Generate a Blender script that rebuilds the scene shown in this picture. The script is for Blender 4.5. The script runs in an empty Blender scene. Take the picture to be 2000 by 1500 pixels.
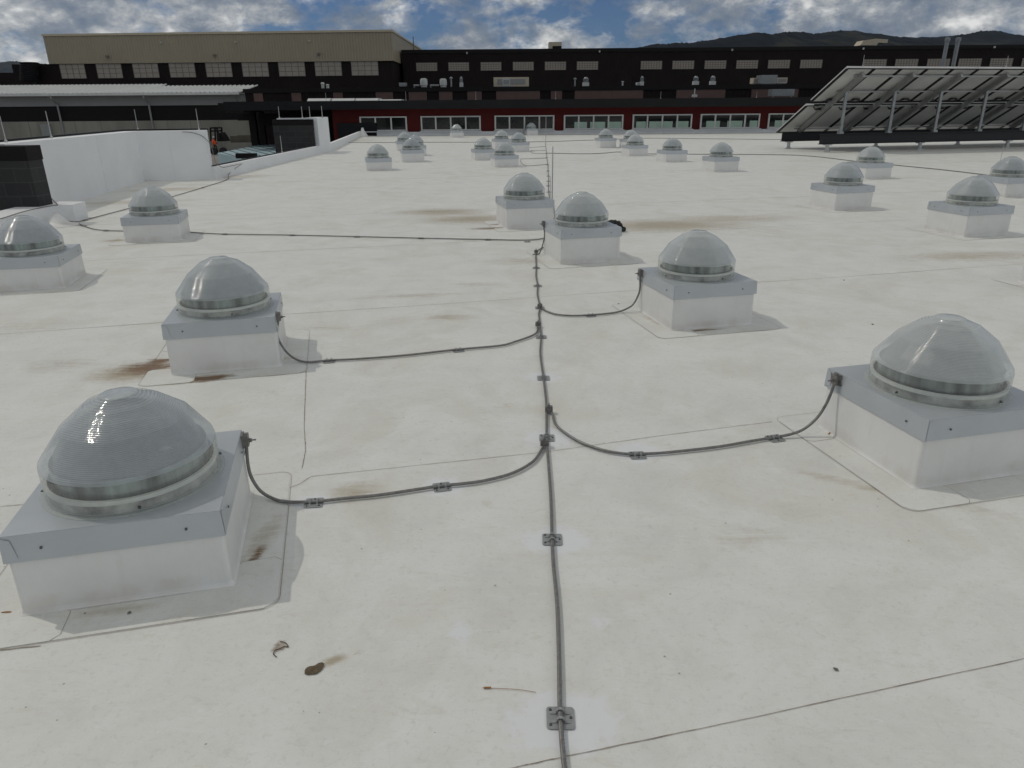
import bpy, bmesh, math, random
from mathutils import Vector, Matrix
random.seed(7)
sc = bpy.context.scene
COL = sc.collection
R = math.radians

# ------------------------------------------------------------------ camera
CAMH = 1.65
FPX, PITCH, ROLL = 1391.5, R(21.321), 0.008        # focal length in px of the 2000 px wide photo
cr, sr = math.cos(ROLL), math.sin(ROLL)
r0 = Vector((1, 0, 0)); f0 = Vector((0, math.cos(PITCH), -math.sin(PITCH))); u0 = Vector((0, math.sin(PITCH), math.cos(PITCH)))
cam_r = cr*r0 - sr*u0; cam_u = cr*u0 + sr*r0
cam = bpy.data.objects.new('camera', bpy.data.cameras.new('camera')); COL.objects.link(cam)
m = Matrix((cam_r, cam_u, -f0)).transposed().to_4x4(); m.translation = Vector((0, 0, CAMH))
cam.matrix_world = m
cam.data.sensor_width = 36; cam.data.lens = 36*FPX/2000; cam.data.clip_end = 20000; cam.data.clip_start = 0.05
sc.camera = cam

# ------------------------------------------------------------------ sun and sky
SUN_AZ, SUN_EL = R(-68), R(51)                      # azimuth from +Y, clockwise
sun = bpy.data.objects.new('sun', bpy.data.lights.new('sun', 'SUN')); COL.objects.link(sun)
sun.data.energy = 2.0; sun.data.angle = R(0.6); sun.data.color = (1, 0.94, 0.84)
sdir = Vector((math.sin(SUN_AZ)*math.cos(SUN_EL), math.cos(SUN_AZ)*math.cos(SUN_EL), math.sin(SUN_EL)))
sun.rotation_euler = sdir.to_track_quat('Z', 'Y').to_euler()
w = bpy.data.worlds.new('World'); sc.world = w; w.use_nodes = True
nt = w.node_tree; nt.nodes.clear(); N = nt.nodes.new; L = nt.links.new
def math_node(t, op, a, b=None, clamp=False):
    n = t.nodes.new('ShaderNodeMath'); n.operation = op; n.use_clamp = clamp
    for i, v in enumerate((a, b)):
        if v is None: continue
        if isinstance(v, (int, float)): n.inputs[i].default_value = v
        else: t.links.new(v, n.inputs[i])
    return n.outputs[0]
def mixc(t, f, a, b, mode='MIX'):
    n = t.nodes.new('ShaderNodeMix'); n.data_type = 'RGBA'; n.blend_type = mode
    for i, v in ((0, f), (6, a), (7, b)):
        if isinstance(v, (int, float)): n.inputs[i].default_value = v
        elif isinstance(v, tuple): n.inputs[i].default_value = (*v, 1)
        else: t.links.new(v, n.inputs[i])
    return n.outputs[2]
def ramp(t, v, stops, interp='LINEAR'):
    n = t.nodes.new('ShaderNodeValToRGB'); cr_ = n.color_ramp; cr_.interpolation = interp
    while len(cr_.elements) < len(stops): cr_.elements.new(0.5)
    for e, (p, c) in zip(cr_.elements, stops):
        e.position = p; e.color = (*c, 1) if isinstance(c, tuple) else (c, c, c, 1)
    t.links.new(v, n.inputs[0]); return n.outputs[0]
CLOUD, CLOUD_HI = 1.75, 0.0
sky = N('ShaderNodeTexSky'); sky.sky_type = 'NISHITA'; sky.sun_disc = False
sky.sun_elevation = SUN_EL; sky.sun_rotation = SUN_AZ; sky.altitude = 900; sky.dust_density = 0.6; sky.ozone_density = 2.0
tc = N('ShaderNodeTexCoord'); sep = N('ShaderNodeSeparateXYZ'); L(tc.outputs['Generated'], sep.inputs[0])
def noise(t, vec, scale, detail=6, rough=0.55, dist=0.0, rot=None, sca=None, loc=None):
    if rot or sca or loc:
        mp = t.nodes.new('ShaderNodeMapping')
        if rot: mp.inputs['Rotation'].default_value = rot
        if sca: mp.inputs['Scale'].default_value = sca
        if loc: mp.inputs['Location'].default_value = loc
        t.links.new(vec, mp.inputs['Vector']); vec = mp.outputs[0]
    n = t.nodes.new('ShaderNodeTexNoise'); n.inputs['Scale'].default_value = scale
    n.inputs['Detail'].default_value = detail; n.inputs['Roughness'].default_value = rough
    n.inputs['Distortion'].default_value = dist
    t.links.new(vec, n.inputs['Vector']); return n.outputs[0]
CV = tc.outputs['Generated']
n1 = noise(nt, CV, 11.5, 12, 0.60, 0.12, rot=(0, 0.30, 0), sca=(1.0, 1.0, 2.0), loc=(1.7, 0.4, 0.3))
n2 = noise(nt, CV, 3.4, 3, 0.5, sca=(1.0, 1.0, 1.6), loc=(0.35, 2.0, 2))
dens = math_node(nt, 'ADD', math_node(nt, 'MULTIPLY', n1, 0.66), math_node(nt, 'MULTIPLY', n2, 0.34))
cover = ramp(nt, dens, [(0.42, 0.04), (0.46, 0.45), (0.52, 1.0)])
n3 = noise(nt, CV, 21, 12, 0.62, 0.12, rot=(0, 0.30, 0), sca=(1.0, 1.0, 1.7), loc=(9.3, 3.1, 0))
n4 = noise(nt, CV, 7.5, 4, 0.5, sca=(1.0, 1.0, 1.8), loc=(3.3, 8.1, 0))
ccol = ramp(nt, math_node(nt, 'ADD', math_node(nt, 'MULTIPLY', n3, 0.62), math_node(nt, 'MULTIPLY', n4, 0.38)),
            [(0.38, (0.16, 0.21, 0.29)), (0.475, (0.28, 0.32, 0.375)), (0.55, (0.54, 0.56, 0.575)), (0.62, (1.05, 1.05, 1.02))])
# clouds are brighter overhead and towards the sun
elev = math_node(nt, 'MULTIPLY', math_node(nt, 'SUBTRACT', sep.outputs[2], 0.16, clamp=True), 3.2, clamp=True)
dt = nt.nodes.new('ShaderNodeVectorMath'); dt.operation = 'DOT_PRODUCT'; dt.inputs[1].default_value = tuple(sdir); L(CV, dt.inputs[0])
glow = math_node(nt, 'MULTIPLY', math_node(nt, 'POWER', math_node(nt, 'MAXIMUM', dt.outputs['Value'], 0.0), 5.0), 0.8)
da = nt.nodes.new('ShaderNodeVectorMath'); da.operation = 'DOT_PRODUCT'; da.inputs[1].default_value = (0.80, -0.42, 0.43); L(CV, da.inputs[0])
front = math_node(nt, 'MULTIPLY', math_node(nt, 'POWER', math_node(nt, 'MAXIMUM', da.outputs['Value'], 0.0), 1.6), 1.15)   # added out-of-view lobe of front-lit clouds opposite the sun, brightens shaded faces
cstr = math_node(nt, 'MULTIPLY', math_node(nt, 'ADD', math_node(nt, 'ADD', math_node(nt, 'ADD', math_node(nt, 'MULTIPLY', elev, CLOUD_HI), glow), front), 1.0), CLOUD)
ccol = mixc(nt, math_node(nt, 'MULTIPLY', elev, 0.75), ccol, (0.52, 0.515, 0.47))
skyc = mixc(nt, 1.0, sky.outputs[0], (0.46, 0.70, 1.08), 'MULTIPLY')
bg1 = N('ShaderNodeBackground'); L(skyc, bg1.inputs[0]); bg1.inputs[1].default_value = 0.085
bg2 = N('ShaderNodeBackground'); L(ccol, bg2.inputs[0]); L(cstr, bg2.inputs[1])
mx = N('ShaderNodeMixShader'); L(cover, mx.inputs[0]); L(bg1.outputs[0], mx.inputs[1]); L(bg2.outputs[0], mx.inputs[2])
wo = N('ShaderNodeOutputWorld'); L(mx.outputs[0], wo.inputs[0])
sc.view_settings.view_transform = 'Standard'; sc.view_settings.look = 'None'; sc.view_settings.gamma = 1
sc.view_settings.exposure = -1.18

# ------------------------------------------------------------------ measuring helpers: a sight line met with a known height / depth
def ray(px, py):
    a = px-1000; b = py-750
    return (f0*FPX + cam_r*a - cam_u*b)
def G(px, py, z=0.0):
    d = ray(px, py); t = (z-CAMH)/d.z
    return Vector((d.x*t, d.y*t, z))
def AT(px, py, Y):
    d = ray(px, py); t = Y/d.y
    return Vector((d.x*t, Y, CAMH+d.z*t))
def ONPLANE(px, py, A, B):
    d = ray(px, py); e = Vector((B.x-A.x, B.y-A.y)); n = Vector((-e.y, e.x))
    t = (n.x*A.x+n.y*A.y)/(n.x*d.x+n.y*d.y)
    return Vector((d.x*t, d.y*t, CAMH+d.z*t))

# ------------------------------------------------------------------ materials
def mat(name, col, rough=0.6, metal=0.0, spec=0.5, var=0.08, vscale=6.0, bump=0.0, bscale=60, stretch=None, wave=None):
    """plain surface with a little colour variation, optional bump; wave=(axis, per metre, strength) for ribs"""
    mt = bpy.data.materials.new(name); mt.use_nodes = True; t = mt.node_tree
    b = t.nodes['Principled BSDF']; b.inputs['Roughness'].default_value = rough; b.inputs['Metallic'].default_value = metal
    b.inputs['Specular IOR Level'].default_value = spec
    tc = t.nodes.new('ShaderNodeTexCoord'); v = tc.outputs['Object']
    n = noise(t, v, vscale, 5, 0.6, sca=stretch)
    lo = tuple(c*(1-var) for c in col); hi = tuple(min(1, c*(1+var)) for c in col)
    t.links.new(ramp(t, n, [(0.3, lo), (0.7, hi)]), b.inputs['Base Color'])
    h = None
    if bump: h = math_node(t, 'MULTIPLY', noise(t, v, bscale, 4, 0.6), bump)
    if wave:
        wv = t.nodes.new('ShaderNodeTexWave'); wv.wave_type = 'BANDS'; wv.bands_direction = wave[0]
        wv.inputs['Scale'].default_value = wave[1]/ (10/math.pi) ; t.links.new(v, wv.inputs['Vector'])
        hw = math_node(t, 'MULTIPLY', wv.outputs['Fac'], wave[2]); h = hw if h is None else math_node(t, 'ADD', h, hw)
    if h is not None:
        bp = t.nodes.new('ShaderNodeBump'); bp.inputs['Strength'].default_value = 1.0; bp.inputs['Distance'].default_value = 1.0
        t.links.new(h, bp.inputs['Height']); t.links.new(bp.outputs[0], b.inputs['Normal'])
    return mt

def spot_mask(t, v, x, y, rx, ry, ang, soft, nscale, namt):
    """irregular blob with a shape of its own: a stain"""
    mp = t.nodes.new('ShaderNodeMapping'); mp.vector_type = 'TEXTURE'
    mp.inputs['Location'].default_value = (x, y, 0); mp.inputs['Rotation'].default_value = (0, 0, ang); mp.inputs['Scale'].default_value = (rx, ry, 1)
    t.links.new(v, mp.inputs['Vector'])
    ln = t.nodes.new('ShaderNodeVectorMath'); ln.operation = 'LENGTH'; t.links.new(mp.outputs[0], ln.inputs[0])
    n = noise(t, v, nscale, 5, 0.65, sca=(1, 1, 0))
    d = math_node(t, 'ADD', ln.outputs['Value'], math_node(t, 'MULTIPLY', math_node(t, 'SUBTRACT', n, 0.5), namt))
    mr = t.nodes.new('ShaderNodeMapRange'); mr.interpolation_type = 'SMOOTHSTEP'
    mr.inputs[1].default_value = 1.0; mr.inputs[2].default_value = 1.0-soft; mr.inputs[3].default_value = 0; mr.inputs[4].default_value = 1
    t.links.new(d, mr.inputs[0]); return mr.outputs[0]

GRID = R(13.37)                                      # the skylights, seams and rack share one direction
E1 = Vector((math.cos(GRID), math.sin(GRID), 0)); E2 = Vector((-math.sin(GRID), math.cos(GRID), 0))

def membrane_material():
    mt = bpy.data.materials.new('white_roof_membrane'); mt.use_nodes = True; t = mt.node_tree
    b = t.nodes['Principled BSDF']; b.inputs['Roughness'].default_value = 0.55; b.inputs['Specular IOR Level'].default_value = 0.35
    v = t.nodes.new('ShaderNodeTexCoord').outputs['Object']
    big = noise(t, v, 0.35, 5, 0.6, 0.4)
    mid = noise(t, v, 2.6, 6, 0.65, 0.6, sca=(1, 1, 1))
    fine = noise(t, v, 36, 8, 0.8, 0.4)
    c = ramp(t, mid, [(0.30, (0.655, 0.655, 0.62)), (0.50, (0.71, 0.712, 0.675)), (0.72, (0.755, 0.76, 0.735))])
    # faint tan water marks
    tan = ramp(t, math_node(t, 'ADD', math_node(t, 'MULTIPLY', noise(t, v, 1.1, 7, 0.7, 1.2), 0.7), math_node(t, 'MULTIPLY', big, 0.3)), [(0.50, 0.0), (0.60, 0.36), (0.76, 0.75)])
    c = mixc(t, tan, c, (0.58, 0.545, 0.46))
    rust = ramp(t, noise(t, v, 8.5, 9, 0.75, 1.6, sca=(0.8, 1.4, 1), loc=(5, 2, 0)), [(0.645, 0.0), (0.71, 0.30)])
    c = mixc(t, rust, c, (0.47, 0.40, 0.29))
    tan2 = ramp(t, noise(t, v, 5.5, 8, 0.72, 1.0, sca=(0.7, 1.5, 1)), [(0.59, 0.0), (0.72, 0.42)])
    c = mixc(t, tan2, c, (0.50, 0.455, 0.36))
    # fine scuffs and grit
    c = mixc(t, ramp(t, fine, [(0.53, 0.0), (0.70, 0.42)]), c, (0.46, 0.44, 0.395))
    gr = noise(t, v, 120, 5, 0.8)
    c = mixc(t, ramp(t, gr, [(0.56, 0.0), (0.72, 0.35)]), c, (0.42, 0.40, 0.36))
    scf = noise(t, v, 14, 10, 0.8, 3.0, rot=(0, 0, 1.1), sca=(0.6, 1.7, 1), loc=(1, 9, 0))
    c = mixc(t, ramp(t, scf, [(0.57, 0.0), (0.63, 0.30), (0.69, 0.0)]), c, (0.50, 0.47, 0.42))
    sc2 = noise(t, v, 9, 8, 0.8, 2.5, rot=(0, 0, 0.6), sca=(0.5, 2.4, 1), loc=(3, 5, 0))
    c = mixc(t, ramp(t, sc2, [(0.57, 0.0), (0.64, 0.45), (0.72, 0.0)]), c, (0.78, 0.785, 0.785))
    vor = t.nodes.new('ShaderNodeTexVoronoi'); vor.inputs['Scale'].default_value = 13; t.links.new(v, vor.inputs['Vector'])
    sp = math_node(t, 'LESS_THAN', vor.outputs['Distance'], 0.055)
    gate = math_node(t, 'GREATER_THAN', noise(t, v, 3.1, 2, 0.5, loc=(7, 1, 0)), 0.56)
    c = mixc(t, math_node(t, 'MULTIPLY', math_node(t, 'MULTIPLY', sp, gate), 0.6), c, (0.16, 0.13, 0.10))
    TAN, BRN, WHT, _D = (0.38, 0.32, 0.22), (0.20, 0.125, 0.07), (0.74, 0.755, 0.775), (0.06, 0.045, 0.03)
    at = t.nodes.new('ShaderNodeAttribute'); at.attribute_name = 'stain'; sx = t.nodes.new('ShaderNodeSeparateColor'); t.links.new(at.outputs['Color'], sx.inputs[0])
    streak = noise(t, v, 11, 9, 0.74, 0.8, rot=(0, 0, -0.2), sca=(0.30, 2.2, 0), loc=(2, 7, 0))
    brk = noise(t, v, 17, 8, 0.75, 0.4)
    def edge(ch, lo, hi, mixn):
        n = math_node(t, 'ADD', math_node(t, 'MULTIPLY', streak, mixn), math_node(t, 'MULTIPLY', brk, 1-mixn))
        return ramp(t, math_node(t, 'ADD', ch, math_node(t, 'MULTIPLY', math_node(t, 'SUBTRACT', n, 0.5), 2.3)), [(lo, 0.0), (hi, 1.0)])
    one = lambda ch: math_node(t, 'MINIMUM', math_node(t, 'MULTIPLY', ch, 3.0), 1.0)
    c = mixc(t, math_node(t, 'MULTIPLY', math_node(t, 'MULTIPLY', edge(sx.outputs[0], 0.15, 0.95, .6), one(sx.outputs[0])), 0.85), c, TAN)
    c = mixc(t, math_node(t, 'MULTIPLY', edge(sx.outputs[1], 0.30, 0.75, .75), one(sx.outputs[1])), c, BRN)
    c = mixc(t, math_node(t, 'MULTIPLY', edge(sx.outputs[2], 0.20, 0.50, .2), math_node(t, 'MULTIPLY', one(sx.outputs[2]), 0.8)), c, WHT)
    t.links.new(c, b.inputs['Base Color'])
    bp = t.nodes.new('ShaderNodeBump'); bp.inputs['Strength'].default_value = 1.0; bp.inputs['Distance'].default_value = 1.0
    h = math_node(t, 'ADD', math_node(t, 'MULTIPLY', noise(t, v, 4.0, 3, 0.5), 0.004), math_node(t, 'MULTIPLY', fine, 0.0006))
    t.links.new(h, bp.inputs['Height']); t.links.new(bp.outputs[0], b.inputs['Normal'])
    return mt

TAN, BRN, WHT = 'tan', 'brown', 'white'            # stains on the membrane, kept in a mesh attribute
S = []                                            # px, py, half width m, half depth m, angle, colour, strength, soft, noise scale, noise amount
S += [(290, 718, .23, .17, .1, BRN, .62, .9, 9, 1.5), (258, 728, .26, .2, .1, TAN, .8, 1, 6, 1.3), (312, 706, .12, .08, .2, BRN, .7, .8, 14, 1.4)]
S += [(400, 740, .22, .06, .26, BRN, .8, .9, 12, 1.2), (350, 745, .12, .06, .2, TAN, .8, .9, 12, 1.2)]
S += [(1300, 440, 1.3, .6, .05, TAN, .75, 1, 2.4, 1.3), (1420, 428, 1.4, .45, .1, TAN, .5, 1, 2.5, 1.2), (1245, 448, .55, .22, 0, BRN, .22, 1, 4, 1.2)]
S += [(915, 428, .8, .45, .1, TAN, .75, 1, 2.8, 1.3), (955, 446, .34, .12, .1, BRN, .6, 1, 5, 1.3), (968, 438, .16, .14, .1, BRN, .5, 1, 5, 1.2), (860, 414, .8, .45, 0, TAN, .7, 1, 3, 1.2)]
S += [(225, 470, .17, .12, 0, TAN, .8, .9, 9, 1.2), (495, 1095, .025, .14, -.05, BRN, .6, 1, 12, .8), (510, 1060, .05, .22, -.05, TAN, .5, 1, 10, 1.0)]
S += [(405, 1176, .05, .035, .2, TAN, .9, .8, 20, 1.0), (1010, 510, .4, .25, 0, TAN, .4, 1, 5, 1.3), (800, 578, .7, .10, .15, TAN, .4, 1, 5, 1.3), (930, 555, .3, .12, 0, TAN, .35, 1, 5, 1.3)]
S += [(330, 370, .9, .5, .2, TAN, .55, 1, 2, 1.3), (470, 345, 1.2, .5, .1, TAN, .5, 1, 2, 1.2), (660, 275, 2.4, 2.2, 0, TAN, .5, 1, 1, 1.2), (250, 395, 1.5, .35, .25, TAN, .5, 1, 2, 1.2)]
S += [(1690, 408, .5, .2, .1, BRN, .45, 1, 4, 1.3), (1735, 345, .35, .15, .1, BRN, .35, 1, 4, 1.2), (1900, 500, 1.0, .3, .1, TAN, .5, 1, 3, 1.2), (1360, 646, .35, .03, .22, BRN, .55, 1, 14, 1.0)]
S += [(1460, 1050, .22, .10, .3, TAN, .25, 1, 9, 1.4), (690, 960, .12, .1, 0, TAN, .55, 1, 12, 1.4), (880, 620, .25, .1, 0, TAN, .5, 1, 9, 1.4), (40, 640, .6, .3, .2, TAN, .25, 1, 5, 1.4), (120, 715, .35, .2, .2, TAN, .28, 1, 7, 1.3), (640, 640, .25, .08, 0, TAN, .3, 1, 9, 1.3)]
S += [(1100, 1410, .16, .11, 0, WHT, .8, .45, 8, .5), (1085, 1055, .13, .10, 0, WHT, .8, .45, 9, .5), (1075, 855, .14, .12, 0, WHT, .7, .5, 9, .5), (1245, 884, .14, .12, 0, WHT, .6, .6, 9, .5),
          (866, 950, .11, .1, 0, WHT, .6, .6, 9, .5), (613, 980, .10, .08, 0, WHT, .6, .6, 9, .5), (1175, 1215, .05, .05, 0, WHT, .4, .5, 9, .4), (900, 1235, .05, .07, .3, WHT, .45, .6, 14, 1.0), (1061, 737, .16, .13, 0, WHT, .5, .6, 9, .5)]
S += [(700, 1275, .035, .02, .5, BRN, .45, .9, 30, 1.4), (650, 1290, .05, .022, .6, TAN, .9, .9, 30, 1.2), (545, 1262, .028, .03, .4, BRN, .6, .9, 50, 1.6), (855, 1413, .012, .006, .3, BRN, .5, .9, 60, 1)]
S += [(240, 1190, .18, .04, .2, TAN, .35, 1, 12, 1.2), (1740, 960, .5, .05, -.5, TAN, .45, 1, 8, 1.2), (1320, 648, .06, .16, .3, TAN, .6, 1, 8, 1.0), (1275, 625, .05, .22, .35, TAN, .45, 1, 8, 1.0), (560, 700, .12, .06, 0, TAN, .4, 1, 9, 1)]

M = {}
def curb_material():
    mt = bpy.data.materials.new('curb_membrane'); mt.use_nodes = True; t = mt.node_tree; b = t.nodes['Principled BSDF']; b.inputs['Roughness'].default_value = 0.5
    v = t.nodes.new('ShaderNodeTexCoord').outputs['Object']; oi = t.nodes.new('ShaderNodeObjectInfo')
    ad = t.nodes.new('ShaderNodeVectorMath'); ad.operation = 'ADD'; t.links.new(v, ad.inputs[0]); t.links.new(math_node(t, 'MULTIPLY', oi.outputs['Random'], 20.0), ad.inputs[1]); v2 = ad.outputs[0]
    c = ramp(t, noise(t, v2, 4, 6, 0.6), [(0.3, (0.70, 0.695, 0.675)), (0.7, (0.765, 0.76, 0.745))])
    streak = ramp(t, noise(t, v2, 16, 6, 0.7, sca=(1, 1, 0.12)), [(0.55, 0.0), (0.75, 0.30)])
    c = mixc(t, streak, c, (0.60, 0.585, 0.54))
    sp_ = t.nodes.new('ShaderNodeSeparateXYZ'); t.links.new(v, sp_.inputs[0])
    foot = ramp(t, math_node(t, 'ADD', sp_.outputs[2], math_node(t, 'MULTIPLY', noise(t, v2, 9, 6, 0.7), -0.09)), [(0.0, 0.26), (0.03, 0.0)])
    foot = math_node(t, 'MULTIPLY', foot, ramp(t, noise(t, v2, 5, 4, 0.6, loc=(4, 4, 4)), [(0.40, 0.0), (0.62, 1.0)]))
    c = mixc(t, foot, c, (0.46, 0.40, 0.29)); t.links.new(c, b.inputs['Base Color'])
    bp = t.nodes.new('ShaderNodeBump'); bp.inputs['Distance'].default_value = 1.0
    t.links.new(math_node(t, 'ADD', math_node(t, 'MULTIPLY', noise(t, v2, 7, 3, 0.5), 0.004), math_node(t, 'MULTIPLY', noise(t, v2, 60, 3, 0.5), 0.0002)), bp.inputs['Height']); t.links.new(bp.outputs[0], b.inputs['Normal'])
    return mt
M['membrane'] = membrane_material()
M['parapet'] = mat('parapet_membrane', (0.78, 0.785, 0.79), 0.6, var=0.04, vscale=1.4, bump=0.006, bscale=2.5)
M['curb'] = curb_material()
M['seamlight'] = mat('seam_light', (0.66, 0.665, 0.67), 0.7, var=0.2, vscale=9)
M['seam'] = mat('seam_edge', (0.30, 0.25, 0.20), 0.8, var=0.4, vscale=25)
M['cap'] = mat('pale_sheet_metal', (0.48, 0.51, 0.535), 0.36, metal=0.3, var=0.05, vscale=3, bump=0.0006, bscale=9)
M['screw'] = mat('screw_head', (0.12, 0.12, 0.12), 0.4, metal=0.7)
M['galv'] = mat('cable_metal', (0.23, 0.225, 0.215), 0.42, metal=0.5, var=0.25, vscale=60)
M['plate'] = mat('fastener_grey', (0.34, 0.35, 0.35), 0.45, metal=0.4, var=0.12, vscale=50)
M['clamp'] = mat('bronze_clamp', (0.22, 0.21, 0.20), 0.42, metal=0.5, var=0.3, vscale=70)
M['rod'] = mat('aluminium_rod', (0.45, 0.45, 0.44), 0.4, metal=0.5)
M['ring'] = mat('dome_ring', (0.68, 0.68, 0.64), 0.4, var=0.1, vscale=20)
M['gasket'] = mat('dirty_gasket', (0.42, 0.41, 0.38), 0.6, var=0.7, vscale=9)
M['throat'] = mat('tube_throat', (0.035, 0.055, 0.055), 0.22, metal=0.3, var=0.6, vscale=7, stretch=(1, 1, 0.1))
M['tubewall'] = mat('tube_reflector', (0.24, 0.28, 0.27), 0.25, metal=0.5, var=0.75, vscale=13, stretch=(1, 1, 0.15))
M['blockwall'] = None
M['black'] = mat('black_ribbed_metal', (0.0135, 0.0095, 0.0095), 0.7, spec=0.15, wave=('X', 3, 0.02), var=0.2, vscale=0.4)
M['blackflat'] = mat('black_metal', (0.010, 0.009, 0.009), 0.6, spec=0.2)
M['fascia'] = mat('dark_fascia', (0.011, 0.011, 0.012), 0.6, spec=0.2, var=0.2, vscale=1)
M['beige'] = mat('beige_ribbed_metal', (0.315, 0.272, 0.195), 0.5, var=0.05, vscale=0.3, wave=('X', 2.4, 0.045))
M['beigeY'] = mat('beige_ribbed_side', (0.315, 0.272, 0.195), 0.5, var=0.05, vscale=0.3, wave=('Y', 2.4, 0.045))
M['brown'] = mat('brown_panel', (0.115, 0.066, 0.056), 0.6, var=0.12, vscale=1.5)
M['red'] = mat('dark_red_panel', (0.085, 0.009, 0.008), 0.7, spec=0.2, var=0.1, vscale=1.5)
M['pane'] = mat('translucent_panel', (0.34, 0.305, 0.265), 0.5, var=0.1, vscale=2)
M['panebar'] = mat('panel_bar', (0.16, 0.14, 0.12), 0.6)
M['frame'] = mat('window_frame', (0.62, 0.62, 0.60), 0.5)
M['glass'] = mat('dark_glass', (0.012, 0.014, 0.014), 0.06, spec=0.5, var=0.6, vscale=0.6)
M['mint'] = mat('mint_light_paint', (0.36, 0.50, 0.41), 0.5, var=0.12, vscale=1.5)  # pale green for light painted onto the window glass
M['whiteband'] = mat('white_band', (0.68, 0.69, 0.70), 0.6, var=0.06, vscale=2)
M['galvroof'] = mat('pale_metal_roof', (0.62, 0.63, 0.61), 0.5, var=0.06, vscale=0.5)
M['greymetal'] = mat('grey_metal', (0.27, 0.275, 0.27), 0.5, var=0.06, vscale=0.5)
M['concrete'] = mat('concrete', (0.27, 0.26, 0.225), 0.85, var=0.22, vscale=0.35, stretch=(1, 1, 0.3))
M['ground'] = mat('yard_ground', (0.22, 0.21, 0.19), 0.9, var=0.2, vscale=0.15)
M['blueroof'] = mat('blue_grey_seam_roof', (0.34, 0.46, 0.50), 0.5, var=0.06, vscale=0.6)
M['blueseam'] = mat('roof_seam_dark', (0.05, 0.075, 0.085), 0.5)
M['unit'] = mat('unit_white', (0.50, 0.51, 0.50), 0.5, var=0.08, vscale=4)
M['steel'] = mat('galvanised_steel', (0.26, 0.275, 0.28), 0.4, metal=0.5, var=0.15, vscale=5)
M['tan'] = mat('tan_metal', (0.50, 0.44, 0.33), 0.5)
M['rackblack'] = mat('black_beam', (0.012, 0.012, 0.013), 0.5, spec=0.35)
M['rackpipe'] = mat('rack_aluminium', (0.30, 0.30, 0.29), 0.4, metal=0.45, var=0.1, vscale=2)
M['vest'] = mat('orange_vest', (0.75, 0.10, 0.02), 0.7)
M['cloth'] = mat('dark_trousers', (0.03, 0.03, 0.035), 0.8)
M['skin'] = mat('skin', (0.35, 0.2, 0.14), 0.6)
M['rubber'] = mat('black_rubber', (0.012, 0.012, 0.012), 0.6)
M['mud'] = mat('dried_mud', (0.12, 0.09, 0.055), 0.9, var=0.4, vscale=60, bump=0.004, bscale=60)
M['leaf'] = mat('dry_leaf', (0.32, 0.15, 0.05), 0.8, var=0.3, vscale=60)
M['stone'] = mat('pebble', (0.16, 0.15, 0.14), 0.8, var=0.3, vscale=80)
M['wood'] = mat('weathered_deck', (0.085, 0.075, 0.055), 0.8, var=0.3, vscale=1)

def panelback_material():
    mt = bpy.data.materials.new('panel_back'); mt.use_nodes = True; t = mt.node_tree; b = t.nodes['Principled BSDF']
    b.inputs['Roughness'].default_value = 0.42; b.inputs['Metallic'].default_value = 0.2
    v = t.nodes.new('ShaderNodeTexCoord').outputs['Object']
    c = ramp(t, noise(t, v, 1.0, 4, 0.5), [(0.3, (0.50, 0.50, 0.485)), (0.7, (0.66, 0.655, 0.635))])
    t.links.new(c, b.inputs['Base Color'])
    return mt
M['panelback'] = panelback_material()

def block_material():
    mt = bpy.data.materials.new('black_blockwork'); mt.use_nodes = True; t = mt.node_tree; b = t.nodes['Principled BSDF']
    b.inputs['Roughness'].default_value = 0.85
    v = t.nodes.new('ShaderNodeTexCoord').outputs['UV']
    br = t.nodes.new('ShaderNodeTexBrick'); t.links.new(v, br.inputs['Vector']); br.inputs['Scale'].default_value = 1.0
    br.inputs['Brick Width'].default_value = 0.41; br.inputs['Row Height'].default_value = 0.205; br.inputs['Mortar Size'].default_value = 0.008
    br.inputs['Color1'].default_value = (0.026, 0.026, 0.027, 1); br.inputs['Color2'].default_value = (0.034, 0.034, 0.034, 1); br.inputs['Mortar'].default_value = (0.05, 0.05, 0.048, 1)
    t.links.new(br.outputs[0], b.inputs['Base Color'])
    bp = t.nodes.new('ShaderNodeBump'); bp.inputs['Distance'].default_value = 0.01; t.links.new(noise(t, v, 60, 4, 0.7), bp.inputs['Height']); t.links.new(bp.outputs[0], b.inputs['Normal'])
    return mt
M['blockwall'] = block_material()

def hill_material():
    mt = bpy.data.materials.new('forested_hillside'); mt.use_nodes = True; t = mt.node_tree; b = t.nodes['Principled BSDF']; b.inputs['Roughness'].default_value = 0.95
    b.inputs['Specular IOR Level'].default_value = 0.05
    v = t.nodes.new('ShaderNodeTexCoord').outputs['Object']
    forest = ramp(t, noise(t, v, 0.02, 8, 0.75), [(0.35, (0.006, 0.008, 0.010)), (0.65, (0.014, 0.017, 0.018))])
    grass = (0.042, 0.040, 0.028)
    c = mixc(t, ramp(t, noise(t, v, 0.0024, 6, 0.62, 0.6), [(0.53, 0), (0.60, 0.55)]), forest, grass)
    t.links.new(c, b.inputs['Base Color']); return mt
M['hill'] = hill_material()

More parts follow.
